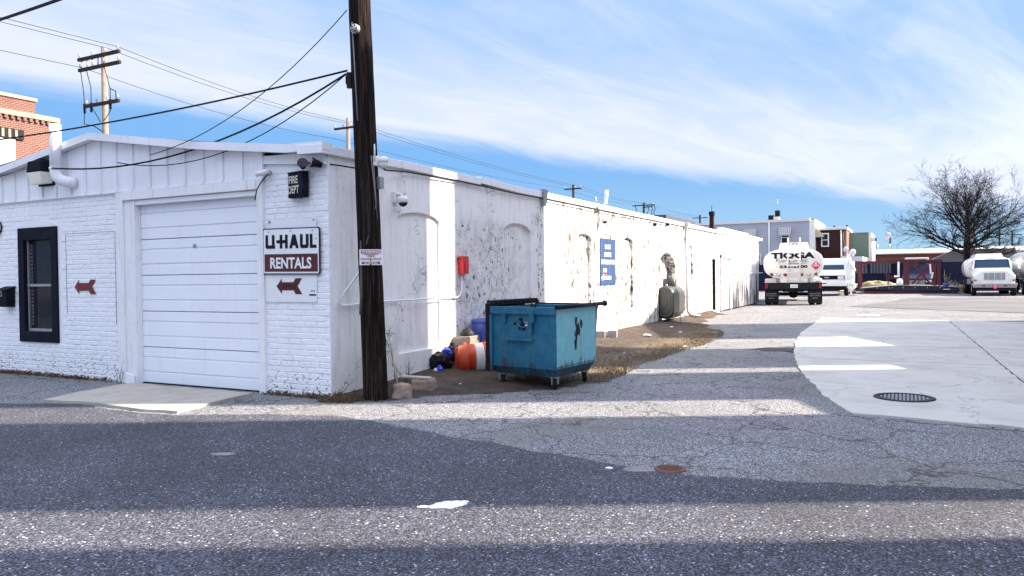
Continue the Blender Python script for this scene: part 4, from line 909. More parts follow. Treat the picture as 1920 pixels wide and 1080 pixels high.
for xx in (-1.2, -.75, .5): MB().cyl((xx, -.1, 9.05), (xx, -.1, 8.65), .06, .045, 8).obj('cable_terminator', 'black_rubber', p1)
for k in range(5): MB().cyl((-1.3 + k * .36, -.12, 10.9), (-1.3 + k * .36, -.12, 10.55), .03, n=6).obj('strain_link', 'galv', p1)
street_pole(-26.19, 32.4, 12.0, ((11.35, 1.05, .0),), 'grey utility pole with one crossarm seen beside the big dark pole', .17)
street_pole(-24.6, 66.9, 11.0, ((10.55, .95, 0),), 'small dark utility pole above the side wall coping, left of the forked bracket', .17)
p4 = street_pole(-24.1, 89.7, 10.9, ((10.55, 1.5, 0), (10.3, .6, .6)), 'dark utility pole with hanging hardware above the side wall', .2)
for dx in (-1.2, .5, 1.0, 1.35): MB().tube([(dx, 0, 10.6), (dx + .2, 0, 10.0), (dx - .05, 0, 9.5), (dx + .1, 0, 9.2)], .05, 4).obj('drop_lead', 'wire_black', p4)
street_pole(-24.65, 123, 11.5, ((11.0, 1.3, 0),), 'tiny far utility pole left of the brown chimney', .22)
for (xo, z0, z1) in ((.2, 11.25, 11.6), (.9, 11.2, 11.55), (-1.3, 10.6, 10.8)):
    for (xa, ya, za), (xb, yb, zb) in ((((-23.56 - 2.0, -42., z0 + .1)), (-23.56, 13.4, z0)), ((-23.56, 13.4, z0), (-26.2, 32.4, z1)), ((-26.2, 32.4, z1), (-24.6, 66.9, 10.75)), ((-24.6, 66.9, 10.75), (-24.1, 89.7, 10.75)), ((-24.1, 89.7, 10.75), (-24.6, 123, 11.2))):
        nm = {13.4: 'up to the tall three-armed pole', 32.4: 'between the two nearest street poles', 66.9: 'behind the big dark pole and coping', 89.7: 'between the small poles above the side wall', 123: 'at the far end of the street'}[yb]
        wire(cat((xa + xo, ya, za), (xb + xo, yb, zb), .35, 10), .012, 'wire_black', {.2: 'upper', .9: 'middle', -1.3: 'lower'}[xo] + ' thin street wire ' + nm)

# ================================================================== DUMPSTER
DO = Vector((2.33, 1.62, 0)); du = Vector((-.98, .2, 0)); dv = Vector((.10, .995, 0))
Dm = thing('dumpster', 'open blue steel dumpster on casters in front of the white side wall', 'dumpster', (DO.x, DO.y, 0))
d3 = lambda a, b, z: du * a + dv * b + Vector((0, 0, z))
Wd, Lb, Lt, ZB_, ZT = 1.10, 1.09, 1.20, .17, 1.075
ring = lambda i, z, L, zz: [d3(i, i, zz), d3(Wd - i, i, zz), d3(Wd - i, L - i, zz), d3(i, L - i, zz)]
MB().loft([ring(.05, 0, Lb - .05, ZB_ - .0), ring(0, 0, Lb, .28), ring(0, 0, Lt, ZT), ring(.035, 0, Lt, ZT), ring(.035, 0, Lb, .24)], False).obj('body', 'dumpster_blue', Dm, .008)
def dbox(a0, b0, z0, a1, b1, z1): return MB().hexa([d3(a0, b0, z0), d3(a1, b0, z0), d3(a1, b1, z0), d3(a0, b1, z0), d3(a0, b0, z1), d3(a1, b0, z1), d3(a1, b1, z1), d3(a0, b1, z1)])
dbox(-.01, -.035, ZT - .09, Wd, -.001, ZT + .012).obj('front_rim', 'dumpster_blue', Dm, .006)
dbox(Wd + .001, -.05, .20, Wd + .07, .9, ZT + .05).obj('side_sleeve', 'black_metal', Dm, .01)
dbox(-.004, .006, .285, -.0005, Lb + .02, ZT - .02).obj('lit_side_overlay', 'dumpster_lit_side', Dm)  # lighter turquoise side, the brighter light on it put into the colour
dbox(Wd - .04, -.045, .19, Wd + .001, -.002, ZT - .10).obj('corner_post', 'dumpster_blue', Dm, .006)
dbox(.02, Lt - .01, ZT - .06, Wd, Lt + .05, ZT + .02).obj('back_rim', 'black_metal', Dm, .008)
lb_ = MB().tube([d3(-.035, -.05, ZT + .012), d3(-.035, .6, ZT + .014), d3(-.035, Lt + .12, ZT + .016)], .028, 10).obj('lift_bar', 'black_metal', Dm)
MB().lathe([(0, -.045), (.03, -.035), (.045, 0), (.03, .035), (0, .045)], 12, Matrix.Translation(d3(-.035, Lt + .14, ZT + .016))).obj('knob_end', 'black_metal', lb_)
ld = dbox(Wd - .06, .0, ZT + .014, Wd + .085, Lt, ZT + .062).obj('folded_lid', 'black_rubber', Dm, .012)
for j in range(10): dbox(Wd - .075, .03 + j * .118, ZT + .055, Wd + .10, .085 + j * .118, ZT + .088).obj('lid_rib', 'black_rubber', ld, .008)
for a, b in ((.34, -.03), (-.02, .98)):
    q = MB(); c = d3(a, b, ZT + .01); q.tube([c + du * -.03, c + du * -.03 + Z_ * .06, c + du * .03 + Z_ * .06, c + du * .03], .010, 6); q.obj('lid_loop', 'black_metal', Dm)
dbox(.33, -.055, ZT - .20, .40, -.036, ZT - .02).obj('latch_plate', 'dumpster_blue', Dm, .005)
dbox(.82, -.05, ZT - .21, .86, -.002, ZT - .09).obj('stiffener', 'dumpster_blue', Dm, .005)
dbox(.37, -.05, ZT - .36, .40, -.002, ZT - .2).obj('stiffener', 'dumpster_blue', Dm, .005)
dbox(.36, -.055, .63, .82, -.002, .66).obj('front_handle', 'dumpster_blue', Dm, .006)
dbox(.0, -.012, .275, Wd, -.0015, .287).obj('weld_seam', 'dumpster_blue', Dm); dbox(-.010, 0, .30, -.0015, Lb - .01, .31).obj('weld_seam', 'dumpster_blue', Dm)
def splat(o, ux, uy, n_, rx, ry, d): 
    q = MB()
    for k in range(n_):
        cx, cy = random.gauss(0, rx * .5), random.gauss(0, ry * .5); r = random.uniform(.15, .5)
        pl = [(cx + math.cos(t) * rx * r * random.uniform(.5, 1.1), cy + math.sin(t) * ry * r * random.uniform(.5, 1.1)) for t in [2 * math.pi * i / 12 for i in range(12)]]
        q.prism(pl, o, ux, uy, Vector(d) * (1 + k * .03))
    return q
splat(d3(.58, -.0008, .83), -du, Z_, 9, .09, .07, -dv * .0025).obj('torn_sticker', 'black_paint', Dm)
splat(d3(.50, -.0008, .86), -du, Z_, 3, .05, .03, -dv * .0032).obj('sticker_remains', 'sign_white', Dm)
splat(d3(-.0008, .58, .74), dv, Z_, 22, .10, .22, -du * .0025).obj('scraped_paint', 'black_metal', Dm)
for a, b in ((.10, .12), (Wd - .12, .12), (.10, Lb - .14), (Wd - .12, Lb - .14)):
    c = d3(a, b, 0); dd = Vector((.5, -.86, 0)); ax = Vector((.86, .5, 0))
    wl = MB().lathe([(.0, -.025), (.055, -.025), (.072, -.018), (.072, .018), (.055, .025), (0, .025)], 16, Matrix.Translation(c + Z_ * .072) @ ax.to_track_quat('Z', 'Y').to_matrix().to_4x4()).obj('caster', 'black_rubber', Dm)
    q = MB(); q.bar(c + ax * .034 + Z_ * .07, c + ax * .034 + Z_ * .165, .012, .05); q.bar(c - ax * .034 + Z_ * .07, c - ax * .034 + Z_ * .165, .012, .05); q.box(c.x - .05, c.y - .05, .155, c.x + .05, c.y + .05, .172); q.obj('fork', 'grey_metal', wl)

# ================================================================== THINGS DUMPED BETWEEN POLE AND DUMPSTER
bd = Vector((.74, .67, .0)).normalized(); G = thing('traffic_barrel', 'orange traffic barrel with white band lying on its side by the dumpster', 'barrel', (.33, 2.47, 0))
Mb = Matrix.Translation((0, 0, .255)) @ bd.to_track_quat('Z', 'Y').to_matrix().to_4x4()
MB().lathe([(0, -.03), (.10, -.025), (.17, -.005), (.205, .04), (.215, .10)], 28, Mb).obj('domed_top', 'barrel_orange', G)
MB().lathe([(.215, .10), (.245, .105), (.25, .125), (.22, .135), (.222, .24)], 28, Mb).obj('shoulder', 'barrel_orange', G)
MB().lathe([(.222, .24), (.232, .25), (.232, .36), (.238, .365)], 28, Mb).obj('white_band', 'band_white', G)
MB().lathe([(.238, .365), (.246, .38), (.246, .52), (.256, .53), (.258, .62), (.27, .63), (.27, .72), (0, .72)], 28, Mb).obj('lower_body', 'barrel_orange', G)
q = MB(); q.box(-.012, -.17, -.045, .012, .17, -.005); q.v = [tuple(Mb @ Vector(p)) for p in q.v]; q.obj('grip_fin', 'barrel_orange', G, .004)
q = MB()
for k in range(14):
    t0 = random.uniform(-2.6, -.2); y0 = random.uniform(.14, .40); pts = []
    for j in range(5): t0 += random.uniform(-.12, .12); y0 += random.uniform(-.03, .035); pts.append(Mb @ Vector((.250 * math.cos(t0), .250 * math.sin(t0), y0)))
    q.tube(pts, .006, 4)
q.obj('scribbled_tags', 'sign_black', G)
G = thing('plastic_drum', 'blue plastic drum standing against the wall behind the orange barrel', 'barrel', (.33, 3.44, .03))
MB().lathe([(0, 0), (.25, 0), (.27, .03), (.275, .2), (.285, .22), (.285, .25), (.278, .27), (.28, .6), (.272, .72)], 28).obj('body', 'barrel_blue', G)
MB().lathe([(.272, .72), (.292, .725), (.292, .765), (.27, .775), (.25, .765), (0, .76)], 28).obj('lid', 'barrel_blue', G)
q = MB(); q.box(.19, -.235, .52, .23, -.20, .66); q.box(.09, -.30, .52, .12, -.26, .66); q.box(.09, -.295, .635, .23, -.22, .665); q.box(.09, -.295, .515, .23, -.22, .54); q.obj('handle', 'barrel_blue', G, .008)
G = thing('concrete_post_base', 'rough concrete block with a metal dome cap beside the blue drum', 'concrete block', (.18, 2.98, .05))
q = MB(); q.hexa([(-.17, -.16, 0), (.16, -.17, 0), (.17, .16, 0), (-.16, .16, 0), (-.165, -.155, .50), (.155, -.16, .52), (.16, .155, .52), (-.155, .16, .51)]); q.obj('block', 'concrete_block', G, .02)
MB().lathe([(.11, .0), (.115, .02), (.09, .07), (.05, .10), (.03, .11), (.03, .13), (0, .135)], 16, Matrix.Translation((.02, .0, .515))).obj('dome_cap', 'cast_iron', G)
def lump(name, c, rx, ry, rz, mat, label, cat, seed, rough=.22, grp=None):
    rnd = random.Random(seed); vs = []; fs = []; nu, nv = 14, 9; off = [[rnd.uniform(1 - rough, 1 + rough) for _ in range(nu)] for _ in range(nv + 1)]
    for j in range(nv + 1):
        ph_ = math.pi * j / nv
        for i in range(nu):
            t = 2 * math.pi * i / nu; k = off[j][i] if 0 < j < nv else 1; vs.append((rx * k * math.sin(ph_) * math.cos(t), ry * k * math.sin(ph_) * math.sin(t), max(-rz, -rz * k * math.cos(ph_)) + rz * .92))
    for j in range(nv):
        for i in range(nu): fs.append((j * nu + i, j * nu + (i + 1) % nu, (j + 1) * nu + (i + 1) % nu, (j + 1) * nu + i))
    o = MB().add(vs, fs, True).obj(name, mat); o.location = c
    sb = o.modifiers.new('sub', 'SUBSURF'); sb.levels = sb.render_levels = 2
    tx = bpy.data.textures.new('crumple', 'VORONOI' if mat.startswith('bag') else 'CLOUDS'); tx.noise_scale = min(rx, rz) * .55; dm = o.modifiers.new('crumple', 'DISPLACE'); dm.texture = tx; dm.strength = min(rx, rz) * .45; dm.texture_coords = 'LOCAL'
    return tag(o, label, cat, grp)
lump('trash_bag', (.10, 2.33, .08), .19, .17, .15, 'bag_black', 'black plastic trash bag slumped against the foot of the side wall', 'trash bag', 3)
lump('trash_bag', (.12, 2.66, .20), .13, .11, .14, 'bag_black', 'black plastic bag piled on top beside the concrete block', 'trash bag', 4)
lump('trash_bag', (.16, 2.40, .29), .10, .06, .07, 'bag_blue', 'bright blue plastic bag tucked behind the orange barrel top', 'trash bag', 5)
lump('trash_bag', (.22, 2.12, .06), .055, .05, .07, 'bag_blue', 'small crumpled blue and white wrapper on the dirt by the orange barrel', 'wrapper', 6)
lump('paper_scrap', (.18, 2.08, .06), .04, .03, .05, 'paper_white', 'crumpled white paper beside the blue wrapper', 'paper', 7)
def rock(c, s, rz, seed, label, mat='rock'):
    rnd = random.Random(seed); q = MB(); x, y, z = s
    j = lambda: rnd.uniform(-.12, .12)
    q.hexa([(-x * (1 + j()), -y * (1 + j()), -.03), (x * (1 + j()), -y * (1 + j()), -.03), (x * (1 + j()), y * (1 + j()), -.03), (-x * (1 + j()), y * (1 + j()), -.03), (-x * (.85 + j()), -y * (.8 + j()), z * (1 + j())), (x * (.85 + j()), -y * (.85 + j()), z * (1 + j())), (x * (.85 + j()), y * (.85 + j()), z * (1 + j())), (-x * (.9 + j()), y * (.85 + j()), z * (1 + j()))])
    o = q.obj('rock', mat, None, .035, 2); o.location = c; o.rotation_euler.z = rz
    sb = o.modifiers.new('sub', 'SUBSURF'); sb.subdivision_type = 'SIMPLE'; sb.levels = sb.render_levels = 3
    tx = bpy.data.textures.new('rock', 'CLOUDS'); tx.noise_scale = .09; dm = o.modifiers.new('disp', 'DISPLACE'); dm.texture = tx; dm.strength = .045; dm.texture_coords = 'LOCAL'
    return tag(o, label, 'rock')
rock((.76, .42, 0), (.125, .10, .185), .5, 1, 'sandstone block with a pinkish face at the foot of the big pole')
rock((.70, .98, .02), (.16, .11, .15), .3, 2, 'second sandstone block, behind the first beside the big pole')
rock((.52, .75, .02), (.12, .08, .08), .9, 4, 'small rough stone half hidden between the pole and the sandstone blocks')
G = BX(-.2, -.055, 0, .2, .055, .03).obj('plank', 'concrete_step', None, .01); G.location = (.62, .93, .17); G.rotation_euler = (0, R(3), .35); tag(G, 'broken flat stone slab lying across the second sandstone block', 'stone slab')
q = MB(); q.tube([(.74, .36, .17), (.66, .40, .38), (.60, .46, .56)], .010, 6); tag(q.obj('stick', 'stick'), 'pale stick leaning on the big pole above the sandstone block', 'stick')
# weeds, twigs, grass
def weed(name, c, h, n, spread, mat, label, seed):
    rnd = random.Random(seed); q = MB()
    for k in range(n):
        a = rnd.uniform(0, 6.28); p = Vector((rnd.uniform(-.04, .04), rnd.uniform(-.04, .04), 0)); pts = [p.copy()]; d = Vector((math.cos(a) * spread, math.sin(a) * spread, 1)).normalized()
        L = h * rnd.uniform(.4, 1.)
        for j in range(6):
            d = (d + Vector((rnd.uniform(-.18, .18), rnd.uniform(-.18, .18), rnd.uniform(-.1, .05)))).normalized(); p = p + d * L / 6; pts.append(p.copy())
            if j > 1 and rnd.random() < .7:
                d2 = (d + Vector((rnd.uniform(-1, 1), rnd.uniform(-1, 1), .2))).normalized(); q.tube([p, p + d2 * L * .12, p + d2 * L * .2 + Vector((0, 0, L * .03))], [.003, .002, .001], 3, False)
        q.tube(pts, [.005, .005, .004, .004, .003, .002, .001], 4, False)
    o = q.obj(name, mat); o.location = c; return tag(o, label, 'weed')
weed('dead_weed', (.36, .86, .05), 1.05, 3, .25, 'twig', 'tall bare dead weed against the side wall right of the big pole', 11)
weed('dead_weed', (.30, 1.15, .06), .42, 8, .6, 'twig', 'low tangle of dead weed at the wall foot behind the stones', 12)
weed('dead_weed', (-3.86, -.12, 0), .32, 4, .4, 'twig', 'dead vine stems at the foot of the left door post', 13)
weed('dead_weed', (.13, -.10, 0), .30, 5, .9, 'twig', 'dry brush at the corner left of the big pole', 14)
def blades(name, n, area, h, mat, label, seed, w=.004, lean=.9):
    rnd = random.Random(seed); q = MB()
    for k in range(n):
        x, y, z = area(rnd); a = rnd.uniform(0, 6.28); L = h * rnd.uniform(.35, 1.2); ln = rnd.uniform(.2, lean) * L; b = rnd.uniform(0, 6.28)
        dx, dy = math.cos(a), math.sin(a); wx, wy = math.cos(b) * w, math.sin(b) * w; zt = L * rnd.uniform(.35, .9)
        q.add([(x - wx, y - wy, z - .01), (x + wx, y + wy, z - .01), (x + dx * ln * .4 + wx * .7, y + dy * ln * .4 + wy * .7, z + zt * .7), (x + dx * ln, y + dy * ln, z + zt)], [(0, 1, 2), (0, 2, 3)])
    return stuff(tag(q.obj(name, mat), label, 'grass'))
def verge(rnd):
    while True:
        y = rnd.uniform(2.6, 12.8); xe = edge_at(y); x = xe - abs(rnd.gauss(0, .38)) + .08
        cl_ = math.sin(x * 5 + 1.3) * math.sin(y * 2.2 + .6) + math.sin(x * 2.3 + y * 3.7) * .6
        if x > .1 and cl_ > rnd.uniform(-1.2, .5): return x, y, ground_z(x, y)
blades('dry_grass', 6000, verge, .065, 'dry_grass', 'straw coloured dead grass along the outer edge of the dirt verge', 21)
def wallfoot(rnd):
    t = rnd.random()
    if t < .5: return -4.0 - rnd.random() ** .7 * 3.2, -.02 - abs(rnd.gauss(0, .05)), .0
    if t < .7: return rnd.uniform(-1.1, .0), -.02 - abs(rnd.gauss(0, .03)), .0
    return rnd.uniform(-.02, .45), rnd.uniform(-.22, .12), .01
blades('dry_weeds', 1500, wallfoot, .085, 'leaf_litter', 'brown dead weeds along the foot of the front wall', 22, .004, 1.2)
rnd = random.Random(5); q = MB()
for k in range(2400):
    y = rnd.uniform(-.1, 14.5); xe = edge_at(y); x = rnd.uniform(.02, xe + .05); z = ground_z(x, y) + .008; r = rnd.uniform(.006, .022); a = rnd.uniform(0, 3.1); c_, s_2 = math.cos(a) * r, math.sin(a) * r; e = rnd.uniform(-.006, .012)
    q.add([(x - c_, y - s_2, z), (x + s_2 * .5, y - c_ * .5, z + e), (x + c_, y + s_2, z + e * .5), (x - s_2 * .5, y + c_ * .5, z)], [(0, 1, 2, 3)])
stuff(tag(q.obj('leaf_litter', 'leaf_litter'), 'fallen brown leaves and crumbs scattered over the dirt verge', 'litter'))
for k, (x, y, r) in enumerate(((1.05, 9.6, .10), (.55, 5.8, .03), (1.7, 6.1, .035), (1.4, 11.2, .05), (.8, 12.6, .05), (.98, 1.45, .025), (2.35, 8.0, .05))):
    lump('pebble', (x, y, ground_z(x, y) - .005), r, r * .7, r * .3, 'paper_white', ['pale flat stone in the middle of the dirt verge', 'pale pebble on the verge near the dumpster', 'pale pebble at the middle of the verge edge', 'pale stone on the verge before the oil tank', 'pale stone on the dirt left of the oil tank', 'pale pebble on the bare dirt left of the dumpster', 'dark edged pale stone at the outer verge'][k], 'stone', 40 + k)
# cinder blocks
for k, (x, y, rz, lb) in enumerate(((.34, 8.50, .3, 'grey cinder block beside the wall behind the dumpster, nearer one'), (.52, 8.78, .25, 'grey cinder block beside the wall behind the dumpster, farther one'))):
    G = thing('cinder_block', lb, 'cinder block', (x, y, .06), rz, 'cinder blocks by the side wall')
    q = MB(); q.box(-.095, -.1, 0, -.06, .1, .39 * .5); q.box(.06, -.1, 0, .095, .1, .195); q.box(-.06, -.1, 0, .06, -.065, .194); q.box(-.06, .065, 0, .06, .1, .194); q.box(-.06, -.016, 0, .06, .016, .193); q.obj('block', 'cinder', G, .004)
# oil tank
G = thing('oil_tank', 'grey obround steel oil tank on short legs under the wall arch', 'oil tank', (.16, 14.2, .1))
pf = arc(0, .78, .27, 0, math.pi, 10) + arc(0, .36, .27, math.pi, 2 * math.pi, 10)
rings = []
for y_, s_ in ((0, .90), (.035, .97), (.06, 1), (1.20, 1), (1.225, .97), (1.25, .9)): rings.append([(x * s_, y_, .57 + (z - .57) * s_) for x, z in pf])
MB().loft(rings, False).obj('shell', 'tank_grey', G, .004)
for s_, yy in ((.70, -.012), (.34, -.022)): MB().loft([[(x * s_, .001, .57 + (z - .57) * s_) for x, z in pf], [(x * s_ * .95, yy, .57 + (z - .57) * s_ * .97) for x, z in pf]], False).obj('end_boss', 'tank_grey', G)
for x in (-.2, .2):
    for y_ in (.2, 1.05): MB().cyl((x, y_, -.06), (x, y_, .2), .02, n=8).obj('leg', 'galv', G)
MB().lathe([(.23, .0), (.235, .02), (.235, .22), (.22, .23)], 4, Matrix.Translation((-.05, .75, 1.03)) @ rotz(R(45))).obj('top_plinth', 'tank_grey', G)
MB().cyl((.0, .2, 1.04), (.0, .2, 1.09), .03, n=10).obj('filler_cap', 'galv', G)

# ================================================================== TANKER TRUCK SEEN FROM BEHIND
def wheel(par, c, r, w, axis=X_, dual=False):
    M_ = Matrix.Translation(c) @ axis.to_track_quat('Z', 'Y').to_matrix().to_4x4()
    t = MB().lathe([(r * .58, -w / 2), (r * .93, -w / 2), (r, -w * .36), (r, w * .36), (r * .93, w / 2), (r * .58, w / 2)], 22, M_).obj('wheel', 'black_rubber', par)
    MB().lathe([(0, -w * .2), (r * .3, -w * .25), (r * .5, -w * .4), (r * .6, -w * .49), (r * .6, w * .49), (r * .5, w * .4), (r * .3, w * .25), (0, w * .2)], 18, M_).obj('rim', 'galv', t)
    return t
T = thing('tanker_truck', 'white fuel tanker truck parked with its black lettered rear towards us', 'truck', (1.80, 29.45, 0), .115)
TW, TH, TZ = 1.27, .70, 1.89
def sup(t, ex=2.7):
    c, s = math.cos(t), math.sin(t); return (math.copysign(abs(c) ** (2 / ex), c), math.copysign(abs(s) ** (2 / ex), s))
PR = [sup(2 * math.pi * k / 44) for k in range(44)]
rho = lambda x, z: (abs(x / TW) ** 2.7 + abs((z - TZ) / TH) ** 2.7) ** (1 / 2.7)
hy = lambda x, z: -.14 * (1 - min(1, rho(x, z)) ** 2)
rr_ = [(.12, hy(TW * .12, TZ)), (.3, -.14 * .91), (.5, -.14 * .75), (.7, -.14 * .51), (.85, -.14 * .2775), (.96, -.14 * .078), (1, 0), (1.012, .01), (1.012, .06), (1, .07), (1, 6.2), (.9, 6.3)]
MB().loft([[(x * s * TW, y, TZ + z * s * TH) for x, z in PR] for s, y in rr_]).obj('tank', 'tank_white', T)
q = MB().hexa([(-.62, .05, 2.52), (.72, .05, 2.52), (.72, 5.6, 2.52), (-.62, 5.6, 2.52), (-.56, .15, 2.86), (.62, .15, 2.86), (.62, 5.5, 2.86), (-.56, 5.5, 2.86)]); q.obj('catwalk_box', 'tank_white', T, .03)
q = MB()
for x in (-.16, 0, .16): q.box(x - .05, .088, 2.80, x + .05, .13, 2.83)
q.obj('marker_lights', 'tail_red', T)
def onhead(mb, off=.008): mb.v = [(x, hy(x, z) - off, z) for x, y, z in mb.v]; return mb
# extended bold capitals T I O G A
q = MB(); text(q, 'TIOGA', (-.95, 0, 2.13), X_, Z_, 1.88, .28, .05); onhead(q, .012).obj('name_lettering', 'sign_black', T)
q = MB(); text(q, 'Fuel Co. Inc.', (-.76, 0, 1.95), X_, Z_, 1.42, .19, -.002, .35); onhead(q, .010).obj('script_lettering', 'sign_black', T)
q = MB(); q.box(-.22, 0, 1.878, .26, .001, 1.905); text(q, '535-2700', (-.58, 0, 1.69), X_, Z_, 1.2, .135, .045); q.box(-.74, 0, 1.75, -.64, .001, 1.765); q.box(-.70, 0, 1.885, -.26, .001, 1.895); q.box(.30, 0, 1.885, .6, .001, 1.895); onhead(q, .012).obj('phone_lettering', 'sign_black', T)
dia = lambda s: [(0, s), (s, 0), (0, -s), (-s, 0)]
q = MB().prism(dia(.205), (.965, -.09, 1.80), X_, Z_, (0, .02, 0)); pl_ = q.obj('placard', 'placard_red', T)
q = MB(); text(q, '1993', (.84, -.094, 1.755), X_, Z_, .25, .09, .03); q.prism([(-.03, 0), (.03, 0), (.05, .05), (0, .09), (-.05, .05)], (.965, -.092, 1.87), X_, Z_, (0, -.002, 0)); q.obj('placard_marks', 'sign_white', pl_)
for k, x in enumerate((-.92, -.63, -.34, .36, .66, .96)):
    z = 1.40; M_ = Matrix.Translation((x, hy(x, z) - .005, z + (.02 if k in (0, 5) else 0))) @ Mx
    lm = MB().lathe([(0, .03), (.055, .025), (.062, 0)], 16, M_).obj('rear_light', ('tail_red', 'lamp_lens', 'tail_red', 'tail_red', 'lamp_lens', 'tail_red')[k], T); MB().lathe([(.060, .0), (.078, .012), (.075, -.03)], 16, M_).obj('bezel', 'black_rubber', lm)
q = MB()
for x in (-.22, .30): q.tube([(x, .4, 2.98), (x, .1, 3.06), (x, -.12, 2.98), (x, -.19, 2.8), (x, -.20, 1.02)], .026, 8)
ladder = q.obj('ladder_rails', 'truck_white', T)
for k in range(6): MB().cyl((-.22, -.20, 1.22 + k * .29), (.30, -.20, 1.22 + k * .29), .02, n=8).obj('rung', 'truck_white', ladder)
BX(-.55, -.06, 1.02, .62, .5, 1.20).obj('hose_tray', 'truck_white', T, .02)
BX(-1.22, -.20, .72, 1.22, .0, 1.03).obj('bumper', 'black_metal', T, .015)
BX(-.12, -.212, .80, .20, -.2015, .95).obj('licence_plate', 'sign_white', T)
BX(-.10, -.2150, .855, .18, -.2125, .895).obj('plate_print', 'grey_metal', T)
for x in (-1.2, 1.1): BX(x, -.212, .78, x + .09, -.2015, .98).obj('tail_light', 'tail_red', T)
for sx in (-1, 1):
    MB().hexa([(sx * .72, .12, 1.0), (sx * 1.24, .12, 1.0), (sx * 1.24, 1.5, 1.0), (sx * .72, 1.5, 1.0), (sx * .72, .12, 1.24), (sx * 1.22, .12, 1.22), (sx * 1.22, 1.5, 1.22), (sx * .72, 1.5, 1.24)]).obj('fender', 'truck_white', T, .02)
    fl_ = BX(min(sx * .62, sx * 1.23), -.06, .10, max(sx * .62, sx * 1.23), -.045, .715).obj('mud_flap', 'black_rubber', T)
    q = MB(); xo = -1.17 if sx < 0 else .70; text(q, 'ADVANCED', (xo, -.063, .50), X_, Z_, .45, .06, .0); text(q, 'TANK SERVICE', (xo, -.063, .41), X_, Z_, .46, .05, .0); q.box(xo + .1, -.0635, .315, xo + .34, -.0625, .335); q.obj('flap_lettering', 'grey_metal', fl_)
    for xx in (.80, 1.10): wheel(T, Vector((sx * xx, .75, .50)), .50, .25)
    wheel(T, Vector((sx * 1.02, 5.9, .50)), .50, .26)
BX(-.45, .1, .60, .45, 7.4, .95).obj('chassis', 'black_metal', T)
q = MB(); q.cyl((-1, .75, .5), (1, .75, .5), .08, n=10); q.lathe([(0, -.2), (.16, -.15), (.22, 0), (.16, .15), (0, .2)], 12, Matrix.Translation((0, .75, .5))); q.obj('axle', 'black_metal', T)
cb = MB().hexa([(-1.1, 6.4, .7), (1.1, 6.4, .7), (1.05, 8.6, .7), (-1.05, 8.6, .7), (-1.08, 6.4, 2.3), (1.08, 6.4, 2.3), (1.0, 7.6, 2.3), (-1.0, 7.6, 2.3)]).obj('cab', 'truck_white', T, .06)
BX(-.98, 6.385, 1.6, .98, 6.3985, 2.1).obj('rear_window', 'glass_dark', cb)
for sx in (-1, 1): q = MB(); q.tube([(sx * 1.08, 7.6, 1.6), (sx * 1.33, 7.65, 1.9), (sx * 1.33, 7.65, 2.3), (sx * 1.08, 7.6, 2.35)], .02, 6); mr = q.obj('mirror_arm', 'black_metal', T); BX(min(sx * 1.27, sx * 1.42), 7.6, 1.8, max(sx * 1.27, sx * 1.42), 7.66, 2.25).obj('mirror', 'truck_white', mr, .02)
for x, z in ((1.0, 1.14), (1.15, 1.12), (.92, 1.10)): MB().cyl((x, -.02, z), (x, .1, z - .02), .05, n=10).obj('valve_cap', 'truck_white', T)

